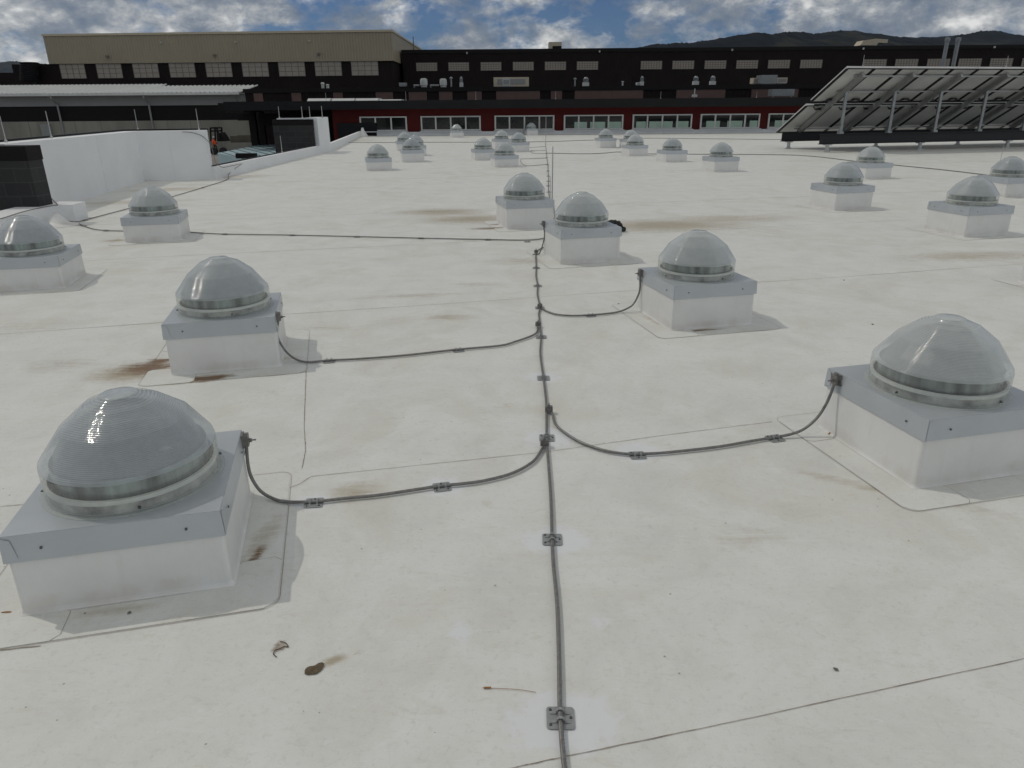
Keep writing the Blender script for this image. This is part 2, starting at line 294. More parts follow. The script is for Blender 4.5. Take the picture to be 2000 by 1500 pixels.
def dome_materials():
    def shell(name, fac, rib, colr, rough, edge=0.35, spec=0.6):
        mt = bpy.data.materials.new(name); mt.use_nodes = True; t = mt.node_tree
        b = t.nodes['Principled BSDF']; b.inputs['Base Color'].default_value = (*colr, 1); b.inputs['Roughness'].default_value = rough
        b.inputs['Specular IOR Level'].default_value = spec; b.inputs['IOR'].default_value = 1.49
        oi = t.nodes.new('ShaderNodeObjectInfo')
        t.links.new(mixc(t, oi.outputs['Random'], tuple(q*.86 for q in colr), tuple(min(1, q*1.06) for q in (colr[0]*1.02, colr[1], colr[2]*.95))), b.inputs['Base Color'])
        v = t.nodes.new('ShaderNodeTexCoord').outputs['Object']
        sp_ = t.nodes.new('ShaderNodeSeparateXYZ'); t.links.new(v, sp_.inputs[0])
        if rib:
            s = math_node(t, 'SINE', math_node(t, 'MULTIPLY', sp_.outputs[2], 2*math.pi*185))
            bp = t.nodes.new('ShaderNodeBump'); bp.inputs['Distance'].default_value = 1.0; bp.inputs['Strength'].default_value = 1.0
            hh = math_node(t, 'ADD', math_node(t, 'MULTIPLY', s, rib), math_node(t, 'MULTIPLY', noise(t, v, 12, 3, 0.5), 0.0015))
            t.links.new(hh, bp.inputs['Height']); t.links.new(bp.outputs[0], b.inputs['Normal'])
        tr = t.nodes.new('ShaderNodeBsdfTransparent'); tr.inputs[0].default_value = (0.93, 0.96, 0.96, 1)
        lw = t.nodes.new('ShaderNodeLayerWeight'); lw.inputs['Blend'].default_value = 0.35
        f = math_node(t, 'ADD', math_node(t, 'MULTIPLY', lw.outputs['Facing'], edge), fac, clamp=True)
        dirt = math_node(t, 'MULTIPLY', ramp(t, noise(t, v, 14, 6, 0.7), [(0.4, 0.0), (0.8, 1.0)]), 0.10)
        f = math_node(t, 'ADD', f, dirt, clamp=True)
        if rib > 3e-4: f = math_node(t, 'ADD', f, math_node(t, 'MULTIPLY', s, 0.035), clamp=True)
        ms = t.nodes.new('ShaderNodeMixShader'); t.links.new(f, ms.inputs[0]); t.links.new(tr.outputs[0], ms.inputs[1]); t.links.new(b.outputs[0], ms.inputs[2])
        t.links.new(ms.outputs[0], t.nodes['Material Output'].inputs[0]); return mt
    return shell('ribbed_acrylic', 0.46, 0.00048, (0.58, 0.62, 0.65), 0.06, 0.50, 1.0), shell('clear_acrylic', 0.10, 0, (0.70, 0.71, 0.69), 0.08, 0.45), shell('inner_lens', 0.62, 0.00012, (0.27, 0.31, 0.31), 0.25, 0.3)
M['acrylic'], M['clear'], M['lens'] = dome_materials()

# ------------------------------------------------------------------ mesh helpers
def link(name, bm, m, parent=None, smooth=False, loc=None, bevel=0):
    me = bpy.data.meshes.new(name)
    if bevel:
        es = [e for e in bm.edges if len(e.link_faces) == 2 and e.calc_face_angle(0) > 0.6]
        bmesh.ops.bevel(bm, geom=es, offset=bevel, segments=2, affect='EDGES', clamp_overlap=True)
    bmesh.ops.recalc_face_normals(bm, faces=bm.faces)
    bm.to_mesh(me); bm.free()
    if m is not None: me.materials.append(m)
    if smooth:
        for p in me.polygons: p.use_smooth = True
    o = bpy.data.objects.new(name, me); COL.objects.link(o)
    if parent: o.parent = parent
    if loc is not None: o.location = loc
    return o
def BM(): return bmesh.new()
def thing(name, label, cat, loc=(0, 0, 0), rz=0, group=None):
    o = bpy.data.objects.new(name, None); COL.objects.link(o); o.location = loc; o.rotation_euler = (0, 0, rz)
    o.empty_display_size = 0.2
    o['label'] = label; o['category'] = cat
    if group: o['group'] = group
    return o
def tag(o, label, cat, group=None):
    o['label'] = label; o['category'] = cat
    if group: o['group'] = group
    return o
def struct(o): o['kind'] = 'structure'; return o
def hexa(bm, p):
    """8 corners: bottom 4 then top 4"""
    v = [bm.verts.new(q) for q in p]
    for f in ((0, 1, 2, 3), (4, 5, 6, 7), (0, 1, 5, 4), (1, 2, 6, 5), (2, 3, 7, 6), (3, 0, 4, 7)): bm.faces.new([v[i] for i in f])
def box(bm, x0, y0, z0, x1, y1, z1):
    hexa(bm, [(x0, y0, z0), (x1, y0, z0), (x1, y1, z0), (x0, y1, z0), (x0, y0, z1), (x1, y0, z1), (x1, y1, z1), (x0, y1, z1)])
def obox(bm, c, dx, dy, dz, rz=0, tilt=0):
    mt = Matrix.Translation(c) @ Matrix.Rotation(rz, 4, 'Z') @ Matrix.Rotation(tilt, 4, 'X')
    p = [mt @ Vector(q) for q in ((-dx, -dy, -dz), (dx, -dy, -dz), (dx, dy, -dz), (-dx, dy, -dz), (-dx, -dy, dz), (dx, -dy, dz), (dx, dy, dz), (-dx, dy, dz))]
    hexa(bm, p)
def bar(bm, a, b, w_, h_, up=Vector((0, 0, 1))):
    a = Vector(a); b = Vector(b); d = (b-a).normalized()
    s = d.cross(up)
    if s.length < 1e-4: s = d.cross(Vector((1, 0, 0)))
    s.normalize(); t = s.cross(d)
    p = [a-s*w_/2-t*h_/2, a+s*w_/2-t*h_/2, a+s*w_/2+t*h_/2, a-s*w_/2+t*h_/2]
    q = [x+(b-a) for x in p]; hexa(bm, p+q)
def tube(bm, pts, rad, n=10, lobes=0, twist=0.0, cap=True):
    """swept tube; rad number or list; lobes>0 gives a stranded, twisted section"""
    pts = [Vector(p) for p in pts]; rings = []; L_ = 0; prev = None
    up = Vector((0, 0, 1)); nrm = None
    for i, p in enumerate(pts):
        d = (pts[min(i+1, len(pts)-1)]-pts[max(i-1, 0)]).normalized()
        if nrm is None:
            nrm = d.cross(up)
            if nrm.length < 1e-3: nrm = d.cross(Vector((1, 0, 0)))
            nrm.normalize()
        else: nrm = (nrm-d*nrm.dot(d)).normalized()
        bn = d.cross(nrm)
        if prev is not None: L_ += (p-prev).length
        prev = p; r_ = rad[i] if isinstance(rad, (list, tuple)) else rad; ring = []
        for k in range(n):
            a = 2*math.pi*k/n + twist*L_
            rr = r_*(1+(0.17*math.cos(lobes*2*math.pi*k/n) if lobes else 0))
            ring.append(bm.verts.new(p+nrm*math.cos(a)*rr+bn*math.sin(a)*rr))
        rings.append(ring)
    for A, B in zip(rings, rings[1:]):
        for k in range(n): bm.faces.new((A[k], A[(k+1) % n], B[(k+1) % n], B[k]))
    if cap: bm.faces.new(rings[0][::-1]); bm.faces.new(rings[-1])
def lathe(bm, prof, n=48, c=(0, 0, 0), close_top=True):
    rings = []
    for r_, z in prof:
        if r_ < 1e-5: rings.append([bm.verts.new((c[0], c[1], c[2]+z))]); continue
        rings.append([bm.verts.new((c[0]+r_*math.cos(2*math.pi*k/n), c[1]+r_*math.sin(2*math.pi*k/n), c[2]+z)) for k in range(n)])
    for A, B in zip(rings, rings[1:]):
        for k in range(n):
            if len(B) == 1: bm.faces.new((A[k], A[(k+1) % n], B[0]))
            elif len(A) == 1: bm.faces.new((A[0], B[(k+1) % n], B[k]))
            else: bm.faces.new((A[k], A[(k+1) % n], B[(k+1) % n], B[k]))
def spline(pts, step=0.02):
    """Catmull-Rom through the points, evenly resampled"""
    P = [Vector(p) for p in pts]; P = [P[0]*2-P[1]]+P+[P[-1]*2-P[-2]]; out = []
    for i in range(1, len(P)-2):
        n = max(2, int((P[i+1]-P[i]).length/step))
        for j in range(n):
            t = j/n; a, b, c, d = P[i-1:i+3]
            out.append(0.5*((2*b)+(c-a)*t+(2*a-5*b+4*c-d)*t*t+(3*b-a-3*c+d)*t**3))
    out.append(P[-2]); return out
def extrude_poly(bm, poly, z0, z1, top_z=None):
    lo = [bm.verts.new((p[0], p[1], z0)) for p in poly]; hi = [bm.verts.new((p[0], p[1], z1)) for p in poly]
    bm.faces.new(lo[::-1]); bm.faces.new(hi)
    for i in range(len(poly)): bm.faces.new((lo[i], lo[(i+1) % len(poly)], hi[(i+1) % len(poly)], hi[i]))

# ------------------------------------------------------------------ the setting
bm = BM(); vs = [bm.verts.new(p) for p in ((-9000, -3000, -3.2), (9000, -3000, -3.2), (9000, 9000, -3.2), (-9000, 9000, -3.2))]; bm.faces.new(vs)
struct(link('ground', bm, M['ground']))

PA = G(115, 433)                                         # corner of the near low parapet
LOWA, LOWB, LOWC = Vector((-7.36, 18.5, 0)), Vector((-7.25, 30.3, 0)), Vector((-9.1, 46.5, 0))
K0, K1, K2 = Vector((-8.0, 11.9, 0)), Vector((-8.95, 18.12, 0)), Vector((-7.46, 18.5, 0))
FY = 46.6                                                # front of the red building
BACKDIR = (G(39, 421, .25)-G(115, 402.5, .25)).normalized()
PB = PA+BACKDIR*9; PB.z = 0
roofpoly = [PB, Vector((PA.x, PA.y, 0)), Vector((K0.x, K0.y, 0)), K1, K2, LOWB, LOWC, Vector((-9.7, FY+0.6, 0)), Vector((75, FY+0.6, 0)), Vector((75, -12, 0)), Vector((PB.x-4, -12, 0))]
STAINS = [(G(px, py), rx, ry, a, {'tan': 0, 'brown': 1, 'white': 2}[c_], st) for px, py, rx, ry, a, c_, st, _, _, _ in S]
def growing(lo, hi, a, b, fine):
    """coordinates from lo to hi: fine between a and b, growing outside"""
    out = []; x = a
    while x < b: out.append(x); x += fine
    st = fine
    while x < hi: out.append(x); st *= 1.035; x += st
    out.append(hi); x = a; st = fine; left = []
    while x > lo: left.append(x); st *= 1.06; x -= st
    left.append(lo); return left[::-1][:-1]+out
def xmin_at(y):
    pl = [(PB.x-4, -12)]+[(PB.x, PB.y), (PA.x, PA.y), (K0.x-.1, K0.y), (K1.x-.1, K1.y+.1), (K2.x-.1, K2.y+.12), (LOWB.x-.1, LOWB.y), (LOWC.x-.15, LOWC.y), (-9.9, FY+1)]
    best = None
    for (xa_, ya_), (xb_, yb_) in zip(pl, pl[1:]):
        if min(ya_, yb_) <= y <= max(ya_, yb_) and abs(yb_-ya_) > 1e-6:
            q_ = xa_+(xb_-xa_)*(y-ya_)/(yb_-ya_); best = q_ if best is None else min(best, q_)
    return best if best is not None else -9.5
xs = growing(-14, 75, -3.2, 2.6, 0.022); ys = growing(-12, FY+.6, 1.0, 5.2, 0.022)
verts = []; faces = []; cols = []
for y in ys:
    xm = xmin_at(y)
    near_ = [s_ for s_ in STAINS if abs(s_[0].y-y) < 1.6*max(s_[1], s_[2])]
    for x in xs:
        xx = max(x, xm); verts.append((xx, y, 0)); c_ = [0.0, 0.0, 0.0]
        for P_, rx, ry, a, ch, st in near_:
            dx, dy = xx-P_.x, y-P_.y
            if abs(dx) > 1.6*max(rx, ry): continue
            u_, v_ = (dx*math.cos(a)+dy*math.sin(a))/rx, (-dx*math.sin(a)+dy*math.cos(a))/ry
            d_ = u_*u_+v_*v_; c_[ch] = max(c_[ch], min(1.2, st*1.35)*math.exp(-d_*1.1))
        cols += c_+[1.0]
nx_ = len(xs)
for j_ in range(len(ys)-1):
    for i_ in range(nx_-1):
        a = j_*nx_+i_
        if verts[a+1][0]-verts[a][0] < 1e-6 and verts[a+nx_+1][0]-verts[a+nx_][0] < 1e-6: continue
        faces.append((a, a+1, a+nx_+1, a+nx_))
me = bpy.data.meshes.new('roof'); me.from_pydata(verts, [], faces); me.materials.append(M['membrane'])
ca = me.attributes.new('stain', 'FLOAT_COLOR', 'POINT'); ca.data.foreach_set('color', cols)
roof = bpy.data.objects.new('roof', me); COL.objects.link(roof); struct(roof)
bm = BM(); extrude_poly(bm, roofpoly, -3.3, -0.008)
bmesh.ops.triangulate(bm, faces=[f for f in bm.faces if len(f.verts) > 4])
link('roof_slab', bm, M['concrete'], roof)

def ribbon(bm, pts, w_, z=0.0022):
    pts = [Vector((p[0], p[1], 0)) for p in pts]
    L0, R0 = [], []
    for i, p in enumerate(pts):
        d = (pts[min(i+1, len(pts)-1)]-pts[max(i-1, 0)]).normalized(); n = Vector((-d.y, d.x, 0))
        ww = w_*(0.65+0.7*random.random())/2
        L0.append(bm.verts.new(p+n*ww+Vector((0, 0, z)))); R0.append(bm.verts.new(p-n*ww+Vector((0, 0, z))))
    for i in range(len(pts)-1): bm.faces.new((L0[i], L0[i+1], R0[i+1], R0[i]))
def wob(a, b, n=40, amp=0.004):
    a = Vector((a[0], a[1], 0)); b = Vector((b[0], b[1], 0)); d = (b-a).normalized(); nn = Vector((-d.y, d.x, 0)); ph = random.random()*6
    return [a.lerp(b, i/n)+nn*amp*(math.sin(i*0.7+ph)+random.uniform(-.4, .4)) for i in range(n+1)]
bm = BM()
def seam_px(pl, w_=0.0026): ribbon(bm, sum([wob(G(*a), G(*b), 24, 0.0006) for a, b in zip(pl, pl[1:])], []), w_)
seam_px([(985, 1504), (1100, 1479), (1400, 1417), (2000, 1287)])
seam_px([(607, 931), (1058, 884), (1300, 850), (1508, 824)])
seam_px([(590, 915), (597, 880), (594, 830), (598, 725)], 0.0035)
seam_px([(566, 953), (585, 946), (606, 932)], 0.003)
seam_px([(-60, 996), (52, 985)], 0.003)
seam_px([(-40, 1275), (80, 1262)], 0.004)
for k in range(1, 9):                                    # farther laps, one roll width apart and fainter
    o = Vector((-0.98, 3.02, 0))+E2*(3.03*k)
    if k in (1, 2, 3, 5, 7): ribbon(bm, wob(o-E1*(7-0.1*k)+Vector((0, 0, 0)), o+E1*20, 60, 0.012), 0.003+0.0016*k)
link('lap_seam', bm, M['seam'], roof)

# membrane-clad parapets -------------------------------------------------------
def offset_wall(name, line, th, z0, z1, label, side=1, matr=None, cop=True, uv=False, bevel=0.02):
    """wall along a line of points, thickness th to the left (side=1) of travel"""
    pts = [Vector((p[0], p[1], 0)) for p in line]; off = []
    for i, p in enumerate(pts):
        d1 = (pts[i]-pts[i-1]).normalized() if i else (pts[1]-pts[0]).normalized()
        d2 = (pts[i+1]-pts[i]).normalized() if i < len(pts)-1 else d1
        n1, n2 = Vector((-d1.y, d1.x, 0)), Vector((-d2.y, d2.x, 0)); nn = (n1+n2); nn = nn/max(0.3, nn.dot(n1)) 
        off.append(p+nn*th*side)
    bm = BM(); extrude_poly(bm, pts+off[::-1], z0, z1)
    o = link(name, bm, matr or M['parapet'], bevel=bevel)
    tag(o, label, 'wall'); return o, pts, off
w1, a1, b1 = offset_wall('parapet_wall', [K0, K1, K2], 0.42, -3.15, 1.15, 'tall white clad parapet wall with an inward corner, behind the two left skylights')
def wall_seam(parent, A, B, t_, z0, z1, n_out):
    p = A.lerp(B, t_); d = (B-A).normalized(); bm = BM(); k_ = 10; prev = None
    for i in range(k_):
        za, zb_ = z0+(z1-z0)*i/k_, z0+(z1-z0)*(i+1)/k_; q = p+n_out*.002
        bar(bm, (q.x, q.y, za), (q.x, q.y, zb_), .006, .002)
    link('lap_seam', bm, M['seamlight'], parent)
for t_ in (.12, .60): wall_seam(w1, K0, K1, t_, .02, 1.12, Vector((1, .1, 0)))
wall_seam(w1, K1, K2, .45, .02, 1.12, Vector((.2, -1, 0)).normalized())
bm = BM(); extrude_poly(bm, [b1[0]+Vector((-.06, 0, 0)), b1[1]+Vector((-.06, .06, 0)), b1[2]+Vector((0, .06, 0)), b1[2]+Vector((0, -.03, 0)), b1[1]+Vector((.04, -.03, 0)), b1[0]+Vector((.04, 0, 0))], 1.10, 1.185)
link('coping_edge', bm, M['fascia'], w1)
w2, a2, b2 = offset_wall('parapet_wall', [LOWA, LOWB, LOWC], 0.15, -3.15, 0.285, 'long low white parapet running from the tall wall to the red building')
w2['label'] = 'long low white parapet running from the tall wall to the red building'
bm = BM(); e_ = [b2[0]+Vector((0.05, 0, 0)), b2[1]+Vector((.05, 0, 0))]
extrude_poly(bm, [b2[0]+Vector((-.07, 0.5, 0)), b2[1]+Vector((-.07, -13, 0))+Vector((0, 0, 0)), b2[1]+Vector((.03, -13, 0)), b2[0]+Vector((.03, 0.5, 0))] if False else
             [b2[0].lerp(b2[1], .02)+Vector((-.07, 0, 0)), b2[0].lerp(b2[1], .85)+Vector((-.07, 0, 0)), b2[0].lerp(b2[1], .85)+Vector((.02, 0, 0)), b2[0].lerp(b2[1], .02)+Vector((.02, 0, 0))], 0.24, 0.305)
link('coping_edge', bm, M['fascia'], w2)
CORN = Vector((PA.x, PA.y, 0)); CORN2 = G(148, 431.5)
nb_ = Vector((-(CORN-PB).y, (CORN-PB).x, 0)).normalized()*.17
bm = BM(); extrude_poly(bm, [(PB.x, PB.y), (CORN.x, CORN.y), (CORN2.x, CORN2.y), (CORN2.x-.03, CORN2.y+.42), (K0.x+.02, K0.y+.15), (K0.x-.3, K0.y+.1), (CORN.x-.55, CORN.y-.12+.25), (PB.x+nb_.x, PB.y+nb_.y)], -3.15, 0.25)
bmesh.ops.triangulate(bm, faces=[f for f in bm.faces if len(f.verts) > 4])
tag(link('parapet_wall', bm, M['parapet']), 'short low white parapet with cables on top at the far left edge', 'wall')
# dark blockwork screens standing outside the low parapets
def block_wall(name, A, B, th, z0, z1, label):
    A = Vector((A.x, A.y, 0)); B = Vector((B.x, B.y, 0)); d = (B-A).normalized(); n = Vector((-d.y, d.x, 0))
    bm = BM(); uvl = bm.loops.layers.uv.new('UVMap'); P = [A, B, B+n*th, A+n*th]
    lo = [bm.verts.new((p.x, p.y, z0)) for p in P]; hi = [bm.verts.new((p.x, p.y, z1)) for p in P]
    fs = [bm.faces.new(hi)]+[bm.faces.new((lo[i], lo[(i+1) % 4], hi[(i+1) % 4], hi[i])) for i in range(4)]
    for f in fs:
        for lp in f.loops:
            q = lp.vert.co-A; lp[uvl].uv = (q.dot(d)+q.dot(n), q.z if abs(f.normal.z) < .5 else q.dot(n))
    o = link(name, bm, M['blockwall']); tag(o, label, 'wall')
    bm = BM(); P2 = [A-d*.004-n*.004, B+d*.004-n*.004, B+d*.004+n*(th+.02), A-d*.004+n*(th+.02)]; extrude_poly(bm, P2, z1-0.20, z1+0.012)
    link('coping', bm, M['blackflat'], o); return o
d1 = G(77, 404, .25); d1.z = 0
def zat(P, py):                                        # height of a point above P seen at image row py
    lo, hi = -2, 9
    for _ in range(40):
        m_ = (lo+hi)/2; v = Vector((P.x, P.y, m_))-Vector((0, 0, CAMH))
        yy = 750-FPX*v.dot(cam_u)/v.dot(f0)
        if yy > py: lo = m_
        else: hi = m_
    return lo
block_wall('block_screen_wall', d1+Vector((-6, 0, 0)), d1, 0.35, -3.15, zat(d1, 287), 'black block wall rising at the far left edge of the roof')
s0 = Vector((-7.29, 28.65, 0))
qa, qb = AT(531, 234, s0.y-.1), AT(622, 234, s0.y-.1)
qb.x = min(qb.x, -7.425)
block_wall('block_screen_wall', qa, qb, 0.25, -3.15, qa.z*.5+qb.z*.5, 'dark grey block wall standing behind the long low parapet')
zs = AT(633, 229, 29.5).z
bm = BM(); extrude_poly(bm, [(-7.268, s0.y+.02), (-7.244, 30.31), (-7.75, 30.33), (-7.75, s0.y+.16)], -3.1, zs)
stub = link('parapet_wall', bm, M['parapet'], bevel=0.02); tag(stub, 'short upright white wall stub right beside the dark grey block wall', 'wall')
bm = BM(); extrude_poly(bm, [(qa.x+.1, s0.y+.17), (-7.755, s0.y+.17), (-7.755, s0.y+.5), (qa.x+.1, s0.y+.5)], -3.1, zs-.015); link('return_wall', bm, M['parapet'], stub)

# annex roof below the parapet
ZA = -0.75
ar = [G(415, 338, ZA), G(425, 299, ZA), G(460, 292, ZA), G(498, 284.5, ZA), G(540, 281.5, ZA), G(575, 305, ZA)]
ar[0].x = -7.9
bm = BM(); extrude_poly(bm, [(p.x, p.y) for p in ar], -3.1, ZA)
an = link('annex_building', bm, M['blueroof']); tag(an, 'low annex with pale blue standing seam roof seen over the low parapet', 'building')
bm = BM(); dA, dB = G(422, 302, ZA), G(460, 315, ZA); dv = (dB-dA); dv.z = 0; dv.normalize(); nv = Vector((-dv.y, dv.x, 0))
def clip_in(poly, p):
    c = False
    for i in range(len(poly)):
        a, b = poly[i], poly[(i+1) % len(poly)]
        if (a.y > p.y) != (b.y > p.y) and p.x < (b.x-a.x)*(p.y-a.y)/(b.y-a.y)+a.x: c = not c
    return c
for k in range(-60, 60):
    o = dA+nv*0.62*k; run = []
    for j in range(-100, 160):
        p = o+dv*0.25*j
        if clip_in(ar, p): run.append(p)
    if len(run) > 2: bar(bm, (run[0].x, run[0].y, ZA+.012), (run[-1].x, run[-1].y, ZA+.012), .045, .03)
link('standing_seam', bm, M['blueseam'], an)
bm = BM(); p = G(482, 309, ZA); obox(bm, p+Vector((0, 0, .12)), .5, .18, .12, -0.05); tag(link('roof_curb_box', bm, M['blackflat'], bevel=.01), 'small black box lying on the pale blue annex roof', 'box')

# ------------------------------------------------------------------ skylights
CAPZ, SK = 0.354, 0.102
HALF = 0.3507
dome_prof = [(0.303, 0.0), (0.305, 0.02), (0.305, 0.122)]
dome_top = [(0.305, 0.122), (0.3035, 0.134), (0.3015, 0.137), (0.224, 0.246), (0.2215, 0.249), (0.132, 0.3185), (0.1285, 0.3205), (0.068, 0.3445), (0.0655, 0.3485), (0.061, 0.350), (0.0, 0.351)]
def rrect(h, rad, n=5, jit=0):
    out = []
    for cx_, cy_, a0 in ((h-rad, h-rad, 0), (-h+rad, h-rad, 90), (-h+rad, -h+rad, 180), (h-rad, -h+rad, 270)):
        for k in range(n+1):
            a = R(a0+90*k/n); out.append(Vector((cx_+rad*math.cos(a), cy_+rad*math.sin(a), 0)))
    return out
def make_skylight(dz, detail=True):
    t = thing('tubular_skylight', 'domed skylight on a square curb', 'skylight', group='domed tubular skylights on square curbs')
    top = CAPZ+dz
    # flashing apron lying on the roof, edge seam
    bm = BM(); hs = [p for p in rrect(0.52, 0.06)]
    hb = [Vector((p.x*1.0, p.y*1.0, 0)) for p in hs]; extrude_poly(bm, hb, 0.0003, 0.0016)
    ap = link('flashing_apron', bm, M['membrane'], t)
    bm = BM(); loop = rrect(0.523, 0.062); loop.append(loop[0]); ribbon(bm, loop, 0.0020, 0.0024); link('edge_seam', bm, M['seam'], ap)
    if detail:                                            # welded corner patches of the membrane
        for k, (w_, d_) in ((0, (.15, .13)), (1, (.13, .15)), (3, (.14, .16))):
            mr_ = Matrix.Rotation(k*math.pi/2, 4, 'Z'); pts = [Vector(q) for q in ((-.34, -.34, 0), (-.34+w_-.03, -.34, 0), (-.34+w_, -.37, 0), (-.335+w_, -.49, 0), (-.36+w_, -.5165, 0), (-.47, -.5165, 0), (-.5165, -.47, 0), (-.5165, -.36+d_, 0), (-.49, -.335+d_, 0), (-.37, -.34+d_, 0), (-.34, -.34+d_-.03, 0))]
            pts = [mr_ @ q for q in pts]; bm = BM(); extrude_poly(bm, pts, 0.0021, 0.0027); pa_ = link('corner_patch', bm, M['membrane'], ap)
            bm = BM(); ribbon(bm, pts[1:5], .0018, .0031); link('edge_seam', bm, M['seam'], pa_)
    # curb with coved foot, slightly tapered
    bm = BM(); prev = None
    for h, z in ((0.360, 0.0032), (0.353, 0.008), (0.3495, 0.018), (0.3485, 0.06), (0.346, top-0.02)):
        ring = [bm.verts.new((p.x, p.y, z)) for p in rrect(h, 0.016, 3)]
        if prev:
            for k in range(len(ring)): bm.faces.new((prev[k], prev[(k+1) % len(ring)], ring[(k+1) % len(ring)], ring[k]))
        prev = ring
    bm.faces.new(prev); link('curb', bm, M['curb'], t, smooth=False)
    # sheet-metal cap, open below
    bm = BM(); h = HALF
    o_ = [Vector((x*h, y*h, 0)) for x, y in ((-1, -1), (1, -1), (1, 1), (-1, 1))]; fl = 1.012
    vt = [bm.verts.new((p.x, p.y, top)) for p in o_]; vb = [bm.verts.new((p.x*fl, p.y*fl, top-SK)) for p in o_]
    vi = [bm.verts.new((p.x*(fl-.006), p.y*(fl-.006), top-SK)) for p in o_]; vj = [bm.verts.new((p.x*.992, p.y*.992, top-.004)) for p in o_]
    bm.faces.new(vt)
    for i in range(4):
        j = (i+1) % 4
        bm.faces.new((vt[i], vt[j], vb[j], vb[i])); bm.faces.new((vb[i], vb[j], vi[j], vi[i])); bm.faces.new((vi[i], vi[j], vj[j], vj[i]))
    bmesh.ops.bevel(bm, geom=[e for e in bm.edges if all(v.co.z > top-.001 for v in e.verts)], offset=0.002, segments=2, affect='EDGES')
    cp = link('cap', bm, M['cap'], t)
    if detail:                                            # folded corner laps and screws on the skirts
        for k in range(4):
            mr_ = Matrix.Rotation(k*math.pi/2, 4, 'Z'); dv_ = mr_ @ Vector((0, -1, 0))
            pts = [Vector((x_, y_, top+z_)) for x_, y_, z_ in ((-.349, -.3526, -.004), (-.318, -.3536, -.016), (-.306, -.3551, -.085), (-.352, -.3563, -.1))]
            pp = [mr_ @ q for q in pts]; bm = BM(); hexa(bm, pp+[q+dv_*.0018 for q in pp]); link('corner_lap', bm, M['cap'], cp)
            for s in (-1, 1):
                c_ = mr_ @ Vector((s*.23, -.3556, top-.055)); bm = BM(); tube(bm, [c_, c_+dv_*.004], [.0052, .0038], 8); link('screw', bm, M['screw'], cp)
    # dome assembly
    bm = BM(); lathe(bm, [(0.322, 0), (0.322, 0.003), (0.306, 0.0035), (0.304, 0.010), (0.297, 0.011), (0.297, 0)], 64, (0, 0, top)); dr = link('base_ring', bm, M['clear'], t, smooth=False)
    bm = BM(); lathe(bm, [(0.294, 0.002), (0.292, 0.040)], 64, (0, 0, top)); link('gasket', bm, M['gasket'], dr, smooth=True)
    bm = BM(); lathe(bm, [(0.288, 0.042), (0.300, 0.043), (0.300, 0.059), (0.288, 0.060), (0.288, 0.042)], 64, (0, 0, top)); link('retaining_ring', bm, M['ring'], t)
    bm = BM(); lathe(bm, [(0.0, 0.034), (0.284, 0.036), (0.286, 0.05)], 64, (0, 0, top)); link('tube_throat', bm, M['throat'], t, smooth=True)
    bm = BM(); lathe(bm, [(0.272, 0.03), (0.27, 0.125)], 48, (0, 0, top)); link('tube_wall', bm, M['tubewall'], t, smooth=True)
    bm = BM(); lathe(bm, dome_prof, 72, (0, 0, top)); link('clear_collar', bm, M['clear'], t, smooth=True)
    bm = BM(); nseg = 72; rings = []
    for r_, z in dome_top:
        if r_ < 1e-5: rings.append([bm.verts.new((0, 0, top+z))]); continue
        fz = max(0.0, min(1.0, (z-0.11)/0.10)) if r_ > .1 else 0.3
        ring = []
        for k in range(nseg):
            a = 2*math.pi*k/nseg; s_ = math.pi/3; aa = ((a-R(30)) % s_)-s_/2
            poly_r = math.cos(s_/2)/math.cos(aa)
            rr = r_*((1-fz*.42)+fz*.42*poly_r*1.045)
            ring.append(bm.verts.new((rr*math.cos(a), rr*math.sin(a), top+z)))
        rings.append(ring)
    for A, B in zip(rings, rings[1:]):
        for k in range(nseg):
            if len(B) == 1: bm.faces.new((A[k], A[(k+1) % nseg], B[0]))
            else: bm.faces.new((A[k], A[(k+1) % nseg], B[(k+1) % nseg], B[k]))
    dm = link('dome', bm, M['acrylic'], t, smooth=True)
    dm.data.polygons.foreach_set('use_smooth', [True]*len(dm.data.polygons))
    bm = BM(); lathe(bm, [(0.268, 0.125), (0.245, 0.165), (0.20, 0.225), (0.135, 0.275), (0.10, 0.29)], 10, (0, 0, top)); link('inner_lens', bm, M['lens'], dm)
    if detail:
        for k in (0, 1, 3):
            bs = BM(); a = R(-75+90*k); d_ = Vector((math.cos(a), math.sin(a), 0)); tube(bs, [d_*.304+Vector((0, 0, top+.022)), d_*.314+Vector((0, 0, top+.022))], [.006, .0045], 8); link('screw', bs, M['screw'], dr)
    return t
M['membrane_plain'] = mat('apron_membrane', (0.71, 0.705, 0.665), 0.55, var=0.05, vscale=4, bump=0.0012, bscale=10)
def copy_tree(o, parent=None):
    c = o.copy(); COL.objects.link(c); c.parent = parent
    for ch in o.children: copy_tree(ch, c)
    return c
